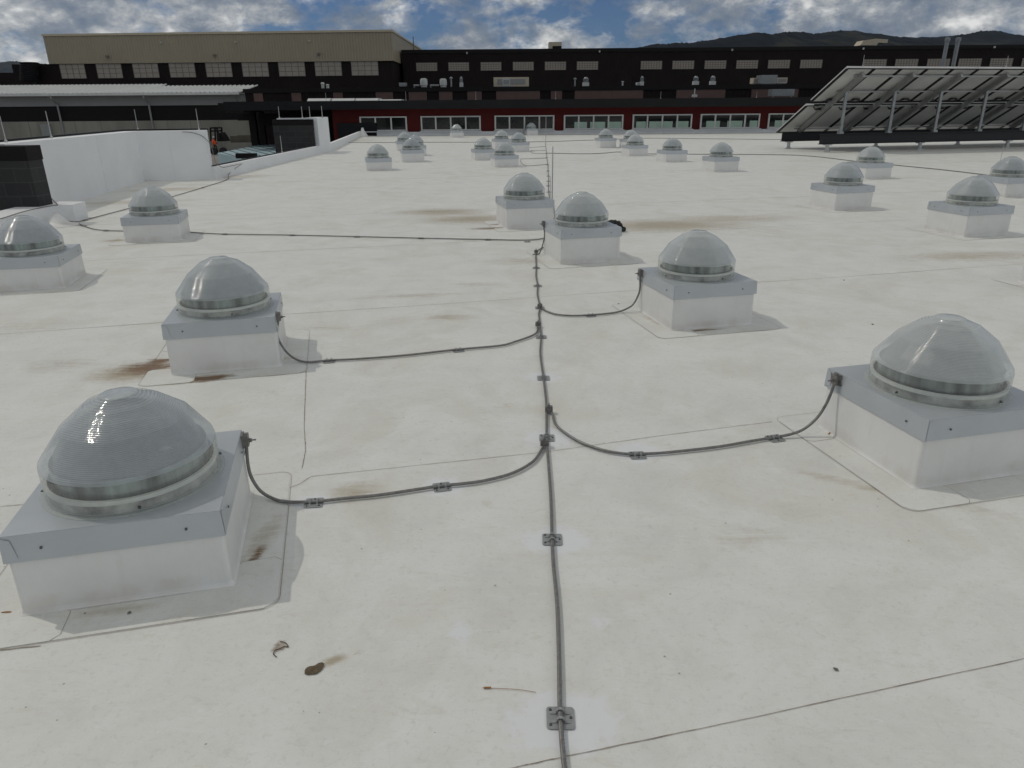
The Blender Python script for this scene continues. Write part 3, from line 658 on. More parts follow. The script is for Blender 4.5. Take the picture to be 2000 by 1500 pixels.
# x, y, extra height, yaw, label
SKY = [
 (-1.462, 2.455, -.034, 'largest skylight in front at left with a streaked ribbed dome'),
 (2.099, 3.283, -.009, 'large foreground skylight at the right with a cable clamped to its left corner'),
 (-2.000, 4.848, -.001, 'skylight with brown stains around its foot, second from the front on the left'),
 (1.508, 5.757, .002, 'middle-distance skylight right of the long cable, with a curved cable at its corner'),
 (0.809, 8.269, .033, 'skylight on a tall curb with a bent cable in front and black hose behind'),
 (0.202, 10.727, .039, 'skylight on a tall curb behind the one with the bent cable, by the pole'),
 (-4.842, 7.192, -.034, 'skylight cut off by the left edge in front of the white cone vent'),
 (-4.840, 9.888, -.029, 'skylight in front of the tall white parapet wall with cable running behind it'),
 (6.188, 9.786, .029, 'larger, lower one of two overlapping skylights near the right edge'),
 (5.582, 12.353, .030, 'skylight left of the right-edge pair with a small brown stain at its right foot'),
 (8.475, 17.507, -.002, 'skylight in front of the solar collector rack, behind a closer one'),
 (9.381, 13.902, -.004, 'skylight cut by the right edge, behind and above the larger right-edge one'),
 (5.570, 19.717, .011, 'far skylight nearest to the viewer in the group right of the pole'),
 (5.037, 23.267, -.015, 'far skylight second nearest in the group right of the pole'),
 (4.359, 26.194, -.005, 'far skylight third in the group right of the pole, overlapping one behind it'),
 (None, (1233, 253.6), 0.0, 'far skylight almost hidden behind another, right of the pole'),
 (3.969, 31.282, .03, 'small far skylight leftmost in the group right of the pole'),
 (None, (1037.4, 239.4), 0.0, 'tiny skylight against the windows just left of the tallest thin rod'),
 (None, (1012.6, 258.4), 0.0, 'far skylight at the right of the middle cluster with cable loops at its right side'),
 (None, (979.4, 254), 0.0, 'far skylight at the back of the middle cluster of four'),
 (-0.887, 24.724, -.017, 'far skylight at the left of the middle cluster of four'),
 (-0.174, 21.791, -.03, 'far skylight at the front of the middle cluster, overlapping its neighbours'),
 (-3.709, 20.93, -.024, 'far skylight leftmost and nearest in the left group beside the low parapet'),
 (-3.164, 24.092, .014, 'far skylight in the middle of the left group, overlapping one behind'),
 (None, (810, 263.4), 0.0, 'far skylight mostly hidden behind another in the left group, right one'),
 (None, (789.4, 257.6), 0.0, 'far skylight half hidden at the back of the left group'),
 (None, (891.4, 242.6), 0.0, 'tiny skylight against the windows between the left and middle groups'),
]
proto = None; cache = {}
for i, (x, y, dz, lab) in enumerate(SKY):
    if x is None: p = G(y[0], y[1], CAPZ+.351+dz); x, y = p.x, p.y
    key = (round(dz, 3), y < 14)
    if key not in cache: o = make_skylight(dz, y < 14); cache[key] = o
    else: o = copy_tree(cache[key])
    o.location = (x, y, 0); o.rotation_euler = (0, 0, GRID); o['label'] = lab
o = make_skylight(0.0); p = G(1983, 550); p = Vector((p.x, p.y, 0))+E1*.37-E2*.36
o.location = (p.x, p.y, 0); o.rotation_euler = (0, 0, GRID); o['label'] = 'skylight barely entering at the right edge, only its left corner showing'
def stain_top(o):
    """give a near skylight's apron the same stains as the roof around it"""
    ap = [c for c in o.children if c.name.startswith('flashing_apron')]
    if not ap: return
    n, h = 44, 0.516; vs_, fs_, cs_ = [], [], []; ca_, sa_ = math.cos(GRID), math.sin(GRID)
    for j in range(n+1):
        for i in range(n+1):
            x, y = -h+2*h*i/n, -h+2*h*j/n
            cxx, cyy = max(-h+.06, min(h-.06, x)), max(-h+.06, min(h-.06, y)); d = math.hypot(x-cxx, y-cyy)
            if d > .06: x, y = cxx+(x-cxx)*.06/d, cyy+(y-cyy)*.06/d
            vs_.append((x, y, 0.0018)); wx, wy = o.location.x+x*ca_-y*sa_, o.location.y+x*sa_+y*ca_; c_ = [0.0]*3
            for P_, rx, ry, a, ch, st in STAINS:
                dx, dy = wx-P_.x, wy-P_.y
                if dx*dx+dy*dy > 4*max(rx, ry)**2: continue
                u_, v_ = (dx*math.cos(a)+dy*math.sin(a))/rx, (-dx*math.sin(a)+dy*math.cos(a))/ry
                c_[ch] = max(c_[ch], min(1.2, st*1.35)*math.exp(-(u_*u_+v_*v_)*1.1))
            cs_ += c_+[1.0]
    for j in range(n):
        for i in range(n): a = j*(n+1)+i; fs_.append((a, a+1, a+n+2, a+n+1))
    me = bpy.data.meshes.new('flashing_apron'); me.from_pydata(vs_, [], fs_); me.materials.append(M['membrane'])
    at_ = me.attributes.new('stain', 'FLOAT_COLOR', 'POINT'); at_.data.foreach_set('color', cs_); ap[0].data = me
for o in [q for q in COL.objects if q.name.startswith('tubular_skylight') and q.location.y < 11]: stain_top(o)
def sky_corner(i, sx, sy, z):
    x, y, dz, _ = SKY[i]; return Vector((x, y, 0))+E1*HALF*sx+E2*HALF*sy+Vector((0, 0, z+dz))

# ------------------------------------------------------------------ lightning conductors
RC = 0.0066
def fastener(parent, P, ang, s=1.0):
    """adhered base plate with two bent straps over the cable and three rivets"""
    P = Vector((P.x, P.y, 0))
    bm = BM(); mt_ = Matrix.Translation(P) @ Matrix.Rotation(ang, 4, 'Z')
    pl = [mt_ @ q for q in rrect(0.040*s, 0.009*s, 3)]
    extrude_poly(bm, pl, 0.0022, 0.0052)
    for y in (-.016, .016):
        arc = [mt_ @ Vector((x*s, y*s, z)) for x, z in ((-.030, .006), (-.013, .007), (-.0105, .017), (-.005, .0225), (.005, .0225), (.0105, .017), (.013, .007), (.030, .006))]
        for a, b in zip(arc, arc[1:]): bar(bm, a, b, .009*s, .0022, up=Vector((0, 0, 1)))
    o = link('fastener_plate', bm, M['plate'], parent)
    for x, y in ((-.029, .028), (-.029, -.026), (.030, 0)):
        if P.y > 3.6: break
        bm = BM(); c = mt_ @ Vector((x*s, y*s, 0)); lathe(bm, [(0.0045*s, .005), (.004*s, .0085), (0, .0095)], 8, (c.x, c.y, 0)); link('rivet', bm, M['screw'], o)
def connector(parent, P, ang, s=1.0):
    bm = BM(); P = Vector(P)
    obox(bm, P+Vector((0, 0, .016)), .022*s, .017*s, .012*s, ang); obox(bm, P+Vector((0, 0, .031)), .019*s, .013*s, .004*s, ang)
    tube(bm, [P+Vector((0, 0, .03)), P+Vector((0, 0, .054*s))], .0035*s, 8); tube(bm, [P+Vector((0, 0, .036)), P+Vector((0, 0, .043))], .007*s, 6)
    link('clamp', bm, M['clamp'], parent, bevel=.002)
def cable(label, pts, clips=(), conns=(), name='lightning_cable', near=True, r_=RC, mtl=None, angs=None, straight=None):
    bm = BM(); step = 0.009 if near else 0.12
    pp = spline(pts, step)
    if near: tube(bm, pp, r_, 24, lobes=8, twist=62)
    else: tube(bm, pp, r_, 6)
    o = link(name, bm, mtl or M['galv'], smooth=True); tag(o, label, 'cable')
    def direction(P):
        i = min(range(len(pp)), key=lambda j: (pp[j]-P).length); d = pp[min(i+1, len(pp)-1)]-pp[max(i-1, 0)]; return math.atan2(d.y, d.x)-math.pi/2
    for c in clips: P = G(*c, .01); fastener(o, P, direction(P))
    for c in conns: P = G(*c, .01); connector(o, P, direction(P))
    return o
ZC = 0.013
main = [(1122, 1620), (1103, 1500), (1094.6, 1397), (1092, 1276), (1088.5, 1180), (1081, 1100), (1078.6, 1049), (1077, 993), (1074.5, 946), (1069.6, 882), (1068, 852.5), (1067.5, 803.5), (1066.5, 780), (1061.5, 736),
        (1058.6, 717), (1055.3, 688), (1056.8, 656.5), (1054, 626.6), (1052.5, 613), (1054.5, 599), (1049.8, 574.4), (1050.2, 556.6), (1047, 539), (1047.4, 522), (1046.5, 498), (1049, 490), (1062, 483)]
cable('main braided lightning cable running straight up the middle of the roof on fastener plates', [G(*p, ZC) for p in main],
      [(1094.6, 1399), (1078.6, 1051), (1068, 853), (1061.5, 736.5), (1057, 656.5), (1054.5, 599.5), (1050.2, 557), (1047.4, 522), (1046.5, 496)],
      [(1063.5, 870), (1072, 804), (1051, 637), (1054.5, 601), (1047, 494)])
def branch(label, ground_px, rise_px, top, clips, clampdir, near=True):
    """ground run in pixels then a rise in the vertical plane to the skylight corner"""
    gp = [G(*p, ZC) for p in ground_px]; A = gp[-1]; B = top
    up = [ONPLANE(px, py, A, B) for px, py in rise_px]
    for q in up: q.z = max(q.z, ZC)
    o = cable(label, gp+up+[B], clips)
    bm = BM(); P = top; a = math.atan2(clampdir.y, clampdir.x)
    obox(bm, P+Vector((0, 0, .004)), .012, .020, .026, a); obox(bm, P-clampdir*.012+Vector((0, 0, .004)), .006, .026, .030, a)
    tube(bm, [P, P+clampdir*.042], .004, 8); tube(bm, [P+clampdir*.012, P+clampdir*.024], .009, 6); tube(bm, [P+Vector((0, 0, -.012)), P+Vector((0, 0, .034))], .011, 8)
    link('clamp', bm, M['clamp'], o, bevel=.002); return o
t1 = sky_corner(0, 1, 1, CAPZ-.035)+E1*.018-E2*.045
branch('braided cable curving from the main line to the largest front-left skylight', [(1062, 868), (1058, 878), (1041, 901.6), (1002, 923.7), (950, 938), (905.8, 944.5), (863, 948.4), (820, 955), (742, 966.6), (677, 973), (613, 979.6), (560, 980)],
       [(532, 973), (508, 958), (491, 932), (484, 905)], t1, [(863, 948.6), (613, 979.6)], E1)
t2 = sky_corner(1, -1, 1, CAPZ-.035)-E1*.018-E2*.09
branch('braided cable curving from the main line to the large right foreground skylight', [(1074, 800), (1079, 808), (1084.5, 827), (1099.5, 842), (1129, 861), (1161, 874), (1193, 882.4), (1225, 886.7), (1245.6, 886.7), (1300, 884), (1400, 873), (1470, 861), (1514, 854)],
       [(1545, 848), (1570, 838), (1595, 817), (1612, 792), (1623, 768)], t2, [(1245, 887), (1514, 854)], -E1)
t3 = sky_corner(2, 1, -1, CAPZ-.03)+E1*.018+E2*.10
branch('braided cable curving from the main line to the stained left skylight', [(1050, 636), (1049, 648), (1038, 656), (1007, 667), (976, 675), (895, 682.4), (790, 694), (697, 701), (643, 703.5), (604, 707)],
       [(580, 702.5), (561, 689), (547, 669), (541, 650)], t3, [(895, 682.6), (643, 703.6)], E1)
t4 = sky_corner(3, -1, 1, CAPZ-.03)-E1*.018-E2*.08
branch('braided cable looping from the main line to the middle-distance skylight on the right', [(1056, 600), (1061, 604), (1070, 608.5), (1086.6, 613.6), (1105, 615.8), (1124, 616.4), (1153.8, 615), (1180, 613)],
       [(1206, 609.5), (1223, 603.5), (1236, 595), (1245, 580), (1250, 563)], t4, [(1153.8, 615)], -E1)
t5 = sky_corner(4, -1, 1, CAPZ-.03)-E1*.018-E2*.05
o5 = branch('bent cable dropping from the tall-curb skylight down to the end of the main line', [(1046.5, 496), (1053, 495)], [(1058, 484), (1062, 470), (1063.5, 455)], t5, [], -E1)
cable('thin conductor crossing the roof from the left skylight to the tall-curb skylight', [G(*p, ZC) for p in ((372, 453.5), (440, 457), (572, 459), (698, 462), (823, 465), (900, 466.7), (954, 467.6), (1012, 469), (1046, 468), (1061, 465.6))],
      [(440, 457), (572, 459), (698, 462), (823, 465), (954, 467.6), (1030, 471)])
cable('conductor running from the cone vent to the left side of the second left skylight', [G(*p, ZC) for p in ((155, 437), (163, 441), (185, 447.5), (207.5, 449.8), (240, 451), (300, 452))], [(208, 450), (163, 440)])
q = [G(*p, ZC) for p in ((112, 430), (125, 431), (150, 433), (168, 429), (250, 407.5), (335, 384.5), (400, 365), (442.5, 351))]
pl = LOWA.lerp(LOWB, .03)+Vector((.02, 0, 0)); q += [ONPLANE(447, 340, LOWA+Vector((.03, 0, 0)), LOWB+Vector((.03, 0, 0))), ONPLANE(462, 327, LOWA+Vector((.03, 0, 0)), LOWB+Vector((.03, 0, 0))), G(473, 319.5, .30)]
cable('conductor running diagonally behind the left skylight and up over the low parapet', q, [(165, 430), (395, 366.5)])
cable('cable lying along the top of the low parapet at the far left', [G(*p, .265) for p in ((-60, 441), (0, 427.5), (20, 421.5), (50, 412.5), (88, 404), (113, 400.5))])
wq = [ONPLANE(px, py, K0+Vector((.03, 0, 0)), K1+Vector((.03, 0, 0))) for px, py in ((71, 316), (74, 340), (80, 355), (92, 378))]
cable('thin cable hanging down the tall white wall near the far left black block wall', wq+[G(112, 399, .27)], near=True)
wk = [ONPLANE(px, py, K1+Vector((0, -.03, 0)), K2+Vector((0, -.03, 0))) for px, py in ((356, 257.5), (375, 259), (395, 266), (411, 282), (417, 302), (422, 318))]
cable('thin cable sagging down the right end of the tall white wall', wk+[G(434, 326.5, .30), G(445, 325.5, .30), G(470, 320, .30)])
# far conductors
def farcable(label, px, r_=0.009, clips=0):
    return cable(label, [G(*p, .012) for p in px], near=False, r_=r_)
farcable('straight conductor crossing the far roof in front of the solar rack', [(1066, 299), (1140, 300.4), (1180, 299), (1211, 296.8), (1268, 300.4), (1346, 301), (1433, 301.6), (1540, 302.6), (1600, 306.5), (1672, 315), (1747, 322.3), (1839, 331.4), (1926, 341.5), (2010, 352)], .013)
farcable('farthest conductor running across the whole roof near the red building', [(680, 278.5), (820, 278), (958, 277.6), (1066, 276.6), (1140, 274), (1160, 273.6), (1258, 270), (1380, 271), (1524, 272.4), (1620, 273)], .014)
mf = [(1084, 430), (1080, 397), (1076, 390), (1073, 385), (1071, 368), (1071.5, 347), (1070.5, 333), (1070, 321), (1068, 308), (1067.5, 297), (1066, 287), (1065.5, 277.5)]
fo = farcable('far part of the main cable winding past the skylight cluster to the red building', mf, .009)
for px, py in ((1072, 375), (1071, 363), (1071, 354), (1071, 344), (1070, 334), (1069.5, 322), (1068, 308)):
    bm = BM(); P = G(px, py, .006); obox(bm, P, .05, .03, .005); obox(bm, P+Vector((0, 0, .012)), .012, .02, .01); link('fastener_plate', bm, M['plate'], fo)
for lab, px in (('cable loop from the front skylight of the middle cluster', [(1016, 312), (1020, 320), (1030, 323.7), (1050, 322.5), (1069, 321)]),
                ('straight tie cable behind the front skylight of the middle cluster', [(1016, 310.5), (1045, 309.6), (1068, 308.7)]),
                ('cable loop from the right skylight of the middle cluster', [(1036.7, 294), (1041.7, 299.7), (1055, 300), (1067.5, 300)]),
                ('short straight tie cable beside the right skylight of the middle cluster', [(1036.7, 293.8), (1050, 293.8), (1066, 293.7)]),
                ('farthest tie cable of the middle cluster', [(1034, 288), (1050, 287), (1065, 286.3)])): farcable(lab, px, .008)

# rods
def rod(label, base, topz, r_=0.009, lean=0.0):
    bm = BM(); tube(bm, [base+Vector((0, 0, 0)), base+Vector((lean, 0, topz-base.z))], [r_, r_*.7], 8)
    lathe(bm, [(r_*2.6, 0), (r_*2.6, .02), (r_*1.2, .05)], 10, base)
    o = link('lightning_rod', bm, M['rod']); return tag(o, label, 'rod', 'lightning rods')
def rod_on_line(label, px, py_b, py_t, A, B, z, r_=0.010):
    b = ONPLANE(px, py_b, A, B); b.z = z; return rod(label, b, zat(b, py_t), r_)
off = Vector((-.25, 0, 0))
rod_on_line('lightning rod nearest the left edge on the tall white wall', 14, 285, 226, K0+off, K1+off, 1.15)
rod_on_line('lightning rod second from the left on the tall white wall', 101, 270, 217, K0+off, K1+off, 1.15)
rod_on_line('lightning rod at the corner of the tall white wall', 270, 256, 213.5, K0+off, K1+off, 1.15)
rod_on_line('lightning rod near the right end of the tall white wall', 389, 255, 212, K1+Vector((0, .2, 0)), K2+Vector((0, .2, 0)), 1.15)
b = G(556, 298.5, .285); rod('lightning rod on the low parapet in front of the dark grey block wall', Vector((b.x-.08, b.y, .285)), zat(b, 265), .012)
for lab, px, t_ in (('leftmost of four rods above the dark grey block wall', 546, 208), ('second of four rods above the dark grey block wall', 591, 208), ('third of four rods above the dark grey block wall', 606, 208), ('rod on top of the white wall stub', 630, 207)):
    b = AT(px, 232, s0.y+.33); b.z = zs-.02; rod(lab, b, zat(b, t_), .014)
b = G(1078, 428); b = Vector((b.x, b.y, 0)); rod('tall thin pole standing on the roof beside the second tall-curb skylight', b, zat(b, 286), .011)
b2_ = b+Vector((-.03, .02, 0)); rod('short thinner rod strapped beside the tall pole', b2_, zat(b2_, 345), .005)
b = G(1066, 277.5); b = Vector((b.x, b.y, 0)); rod('slender rod standing before the red building windows', b, zat(b, 226), .014)
b = G(1950, 330); b = Vector((b.x, b.y, 0)); rod('slender rod behind the right-edge skylight', b, zat(b, 284), .008)

# cone vent boot
c = G(115, 440); bm = BM(); lathe(bm, [(0.30, .003), (0.26, .012), (.17, .03), (.13, .06), (.07, .15), (.05, .165), (.05, .185), (0, .187)], 40, (c.x, c.y, 0)); 
tag(link('cone_vent_boot', bm, M['curb'], smooth=True), 'white cone shaped vent boot at the foot of the far left low parapet', 'vent')
bm = BM(); c = G(747, 0+278); c = G(737.5, 266); lathe(bm, [(.35, .003), (.3, .05), (.1, .35), (.06, .5), (0, .5)], 20, (c.x, c.y, 0)); o = link('cone_vent_boot', bm, M['curb'], smooth=True)
c2_ = G(709, 266.5); o.location = (c2_.x-c.x, c2_.y-c.y, 0); tag(o, 'tiny white cone vent below the leftmost red building window', 'vent')
# hose behind the tall-curb skylight
hp = [G(1182, 433, .20), G(1184, 437, .16), G(1196, 434, .14), G(1208, 436, .12), G(1213, 444, .05), G(1218, 448, .03), G(1207, 449, .03)]
bm = BM(); sp_ = spline(hp, .012); tube(bm, sp_, [0.030*(1+.22*math.sin(i*1.3)) for i in range(len(sp_))], 12); tag(link('ribbed_hose', bm, M['rubber'], smooth=False), 'black ribbed hose curling out behind the tall-curb skylight', 'hose')

# small debris
def blob(name, label, px, py, sx, sy, sz, m, cat, rz=0, seed=1, amp=.35):
    rnd = random.Random(seed); bm = BM(); bmesh.ops.create_icosphere(bm, subdivisions=3, radius=1)
    k = [Vector((rnd.uniform(-1, 1), rnd.uniform(-1, 1), rnd.uniform(-1, 1))).normalized() for _ in range(9)]
    for v in bm.verts:
        f = 1+amp*sum(max(0, v.co.dot(q_))**6*(1 if i % 2 else -1) for i, q_ in enumerate(k))+rnd.uniform(-.04, .04)
        v.co *= f; v.co = Vector((v.co.x*sx, v.co.y*sy, max(-.35, v.co.z)*sz))
    o = link(name, bm, m, smooth=False, loc=G(px, py)+Vector((0, 0, sz*.3+.003))); o.rotation_euler = (0, 0, rz); return tag(o, label, cat)
blob('mud_clump', 'dark brown dried mud clump on the foreground roof left of the cable', 617, 1309, .023, .021, .004, M['mud'], 'mud', .4, 2, .6)
bm = BM(); tube(bm, spline([G(*p, .004) for p in ((540, 1283), (534, 1277), (538, 1270), (549, 1266), (556, 1262), (563, 1263), (557, 1255), (547, 1253))], .004), 0.0017, 6)
tag(link('mud_smear', bm, M['mud']), 'curly dark mud smear left of the round mud clump', 'mud')
blob('pebble', 'small grey pebble on the foreground roof at the lower right', 1633, 1309, .0075, .006, .004, M['stone'], 'pebble', 0, 3)
blob('pebble', 'small pebble on the flashing in front of the largest skylight', 253, 1199, .0065, .006, .005, M['stone'], 'pebble', 0, 4)
blob('pebble', 'tiny dark pebble left of the other pebble under the largest skylight', 166, 1199, .003, .0025, .002, M['mud'], 'pebble', 0, 5)
blob('wood_chip', 'brown wood chip at the left edge before the largest skylight', 14, 1197, .020, .003, .003, M['leaf'], 'chip', .05, 6)
blob('dry_leaf', 'curled orange brown leaf at the foot of the right foreground skylight', 1622, 848, .014, .008, .007, M['leaf'], 'leaf', .7, 7)
bm = BM(); tube(bm, spline([G(*p, .004) for p in ((942, 1343), (960, 1344), (985, 1345), (1015, 1347), (1047, 1352))], .01), .0008, 5); p0 = G(952, 1343, .004)
obox(bm, p0, .011, .0028, .0012, .02); tag(link('twig', bm, M['leaf']), 'thin dry orange twig lying left of the nearest fastener plate', 'twig')
for px, py, i in ((1540, 548, 0),): pass
for lab, px, py in (('dark speck of grit on the roof right of the mid skylight', 1648, 548), ('dark speck of grit on the roof below the mid skylight', 1208, 594), ('dark speck of grit near the right foreground skylight', 1704, 634)):
    blob('grit', lab, px, py, .008, .006, .004, M['mud'], 'grit', 0, px)

# ------------------------------------------------------------------ solar collector rack
RO = Vector((11.55, 27.2, 0))                             # foot of the first near leg
def RP(u, v, z): return RO+E1*u+E2*v+Vector((0, 0, z))
rack = thing('solar_collector_rack', 'tilted rack of solar collectors seen from behind on black beams, at the right', 'solar rack', RO, GRID)
inv = Matrix.Rotation(-GRID, 4, 'Z') @ Matrix.Translation(-RO)
def solve_u(px, v, z):
    lo, hi = -6, 40
    for _ in range(50):
        m_ = (lo+hi)/2; q_ = RP(m_, v, z)-Vector((0, 0, CAMH)); xx = 1000+FPX*q_.dot(cam_r)/q_.dot(f0)
        if xx < px: lo = m_
        else: hi = m_
    return lo
def rlink(name, bm, m_, parent=None, **k):
    bm.transform(inv); return link(name, bm, m_, parent or rack, **k)
UL, UF, UR = solve_u(1601, 0, .45), solve_u(1527, 2.45, .45), 16.0
BZ0, BZ1 = 0.27, 0.62
def beam(u0_, v_):
    bm = BM()                                             # I-beam: web and two flanges
    bar(bm, RP(u0_, v_, (BZ0+BZ1)/2), RP(UR, v_, (BZ0+BZ1)/2), .02, BZ1-BZ0-.04)
    bar(bm, RP(u0_, v_, BZ0+.01), RP(UR, v_, BZ0+.01), .18, .02); bar(bm, RP(u0_, v_, BZ1-.01), RP(UR, v_, BZ1-.01), .18, .02)
    rlink('black_beam', bm, M['rackblack'])
beam(UL, 0); beam(UF, 2.45)
for px, v_ in ((1615, 0), (1796, 0), (1967, 0), (2140, 0), (1540, 2.45), (1711, 2.45), (1871, 2.45), (2030, 2.45)):
    u_ = solve_u(px, v_, .1); bm = BM(); p = RP(u_, v_, 0); tube(bm, [p, p+Vector((0, 0, BZ0-.001))], .065, 14); lathe(bm, [(.16, .003), (.14, .01), (.075, .05)], 14, p)
    obox(bm, p+Vector((0, 0, BZ0-.02)), .13, .1, .015, GRID); rlink('support_leg', bm, M['unit'])
RZ0, VB = 0.72, 2.75                                       # rails start low on the far beam and rise towards the viewer
u1 = solve_u(1641, 0, BZ1); zt = zat(RP(u1, 0, 0), 172)
SLP = (zt-RZ0)/2.45
def rz_(v_): return RZ0+SLP*(2.45-v_)
# how far the rail reaches: match the photographed top of the panels
def v_for_y(u_, py, offz=0):
    lo, hi = -4, 2.4
    for _ in range(50):
        m_ = (lo+hi)/2; q_ = RP(u_, m_, rz_(m_)+offz)-Vector((0, 0, CAMH)); yy = 750-FPX*q_.dot(cam_u)/q_.dot(f0)
        if yy < py: lo = m_
        else: hi = m_
    return lo
VT = v_for_y(u1, 143); PO = 0.11
VTOP = v_for_y(u1, 134, PO)
post_px = [1641, 1735, 1824, 1911, 1997, 2083]
for px in post_px:
    u_ = solve_u(px, 0, BZ1)
    bm = BM(); bar(bm, RP(u_, 0, BZ1), RP(u_, 0, rz_(0)), .09, .09); obox(bm, RP(u_, 0, BZ1+.04), .09, .07, .04, GRID); rlink('post', bm, M['steel'])
    bm = BM(); bar(bm, RP(u_, 2.55, rz_(2.55)-.05), RP(u_, VT, rz_(VT)-.05), .11, .16); obox(bm, RP(u_, 2.45, BZ1+.05), .07, .07, .06, GRID)
    rlink('inclined_rail', bm, M['rackpipe'])
def pz(v_): return rz_(v_)+PO
for v_ in (VT+.22, .0+VT*.36+.55, 2.45*.45, 2.5):
    bm = BM(); bar(bm, RP(UF+.55, v_, rz_(v_)+.045), RP(UR, v_, rz_(v_)+.045), .07, .05); rlink('purlin', bm, M['rackpipe'])
VMID = (VTOP+2.85)/2+.05
ul = solve_u(1655, VTOP, pz(VTOP)); pw = (solve_u(1862, VTOP, pz(VTOP))-ul)/4
nrm_ = (E2*SLP+Vector((0, 0, 1))).normalized(); sl_ = (E2-Vector((0, 0, SLP))).normalized()
for k in range(13):
    for (va, vb) in ((VTOP, VMID-.12), (VMID+.12, 2.85)):
        a = RP(ul+pw*k+.008, va, pz(va)); b = RP(ul+pw*(k+1)-.008, va, pz(va)); c_ = RP(ul+pw*(k+1)-.008, vb, pz(vb)); d_ = RP(ul+pw*k+.008, vb, pz(vb))
        if a is None: continue
        bm = BM(); P = [a, b, c_, d_]; hexa(bm, P+[q_+nrm_*.09 for q_ in P])
        pn = rlink('collector_panel', bm, M['panelback'])
        bm = BM()
        for s_, e__ in ((a, b), (b, c_), (c_, d_), (d_, a)): bar(bm, s_-nrm_*.004, e__-nrm_*.004, .12 if (s_, e__) in ((b, c_), (d_, a)) else .045, .02, up=nrm_)
        rlink('panel_frame', bm, M['steel'], pn) if False else link('panel_frame', (bm.transform(inv), bm)[1], M['rackblack'], pn)
        bm = BM()                                         # hoses and junction box at the end near the middle gap
        e_v = vb if vb < VMID else va; s_g = -1 if vb < VMID else 1
        cpt = RP(ul+pw*(k+.62), e_v+s_g*.16, pz(e_v+s_g*.16))-nrm_*.035
        obox(bm, cpt, .12, .10, .03, GRID); tube(bm, spline([cpt, cpt+E1*.12-nrm_*.03, cpt+E1*.28+sl_*s_g*(-.1), cpt+E1*.42+sl_*s_g*(-.16)], .05), .018, 6)
        tube(bm, spline([cpt, cpt-E1*.16+sl_*s_g*(-.02)-nrm_*.03, cpt-E1*.34+sl_*s_g*(-.15)], .05), .018, 6)
        link('junction_hose', (bm.transform(inv), bm)[1], M['rubber'], pn)
bm = BM(); bar(bm, RP(UF+.3, VMID, pz(VMID)-.03), RP(UR, VMID, pz(VMID)-.03), .10, .05); rlink('header_pipe', bm, M['rackblack'])
for px, t_, lab in ((1686, 107, 'lightning rod on the top edge of the solar rack, left one'), (1966, 109, 'lightning rod on the top edge of the solar rack near the right edge')):
    u_ = solve_u(px, VTOP, pz(VTOP)); b = RP(u_, VTOP+.05, pz(VTOP)+.06); rod(lab, b, zat(b, t_), .009)

# ------------------------------------------------------------------ red clerestory building
rb = thing('red_building', 'low dark red building with a row of white framed windows and black roof edge', 'building', (0, FY, 0))
def flink(name, bm, m_, root, parent=None, **k):
    bm.transform(Matrix.Translation(-root.location)); return link(name, bm, m_, parent or root, **k)
xl = AT(650, 240, FY).x; xr = 78
def Zr(px, py, Y=FY): return AT(px, py, Y).z
zwt, zwb = 0.5*(Zr(1000, 225.6)+Zr(1160, 224.2)), 0.5*(Zr(1000, 254)+Zr(1160, 252.6))
wins = [(703, 795), (822, 939), (966, 1082.5), (1101, 1217), (1235, 1351), (1367, 1483), (1499, 1615), (1631, 1747), (1763, 1879), (1894, 2010)]
zfb, zft = Zr(1000, 211.5), Zr(1000, 194.5)
bm = BM(); box(bm, xl, FY+.02, -3.1, xr, FY+9, zfb); flink('wall', bm, M['red'], rb)
bm = BM(); box(bm, xl-6.2, FY-.9, zfb, xr, FY+12, zft); flink('roof_fascia', bm, M['fascia'], rb, bevel=.03)
bm = BM(); xbl = AT(737, 262, FY-.1).x; box(bm, xbl, FY-.25, 0.002, xr, FY+.015, zwb-.06); flink('white_base_band', bm, M['whiteband'], rb)
bm = BM(); box(bm, xl+.3, FY-.1, -3.1, xbl-.003, FY+.01, .75); flink('dark_base_panel', bm, M['fascia'], rb)
for i, (pa, pb) in enumerate(wins):
    xa, xb = AT(pa, 240, FY).x, AT(pb, 240, FY).x; n = 3 if i == 0 else 4
    bm = BM(); box(bm, xa+.04, FY-.03, zwb+.04, xb-.04, FY-.012, zwt-.04); g = flink('window', bm, M['glass'], rb)
    bm = BM()
    def fb(x0, x1, z0, z1, y0=FY-.075): box(bm, x0, y0, z0, x1, FY+.012, z1)
    fb(xa, xb, zwt-.07, zwt); fb(xa, xb, zwb, zwb+.07); fb(xa, xa+.09, zwb+.071, zwt-.071); fb(xb-.09, xb, zwb+.071, zwt-.071)
    for k in range(1, n):
        x_ = xa+(xb-xa)*k/n; fb(x_-.045, x_+.045, zwb+.071, zwt-.071)
    f_ = link('frame', (bm.transform(Matrix.Translation(-rb.location)), bm)[1], M['frame'], g)
    bm = BM(); box(bm, xa-.05, FY-.34, zwb-.058, xb+.05, FY-.02, zwb-.012); link('sill', (bm.transform(Matrix.Translation(-rb.location)), bm)[1], M['whiteband'], g)
    if i >= 3:                                            # pale green patches painting in light seen through the glass, lower half
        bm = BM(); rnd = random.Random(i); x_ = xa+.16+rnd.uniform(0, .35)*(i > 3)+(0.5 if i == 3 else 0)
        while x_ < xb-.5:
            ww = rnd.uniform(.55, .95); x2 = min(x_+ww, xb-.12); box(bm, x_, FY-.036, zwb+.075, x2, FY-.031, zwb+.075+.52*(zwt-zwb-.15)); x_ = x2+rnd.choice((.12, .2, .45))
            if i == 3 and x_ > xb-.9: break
        link('painted_pane_light', (bm.transform(Matrix.Translation(-rb.location)), bm)[1], M['mint'], g)
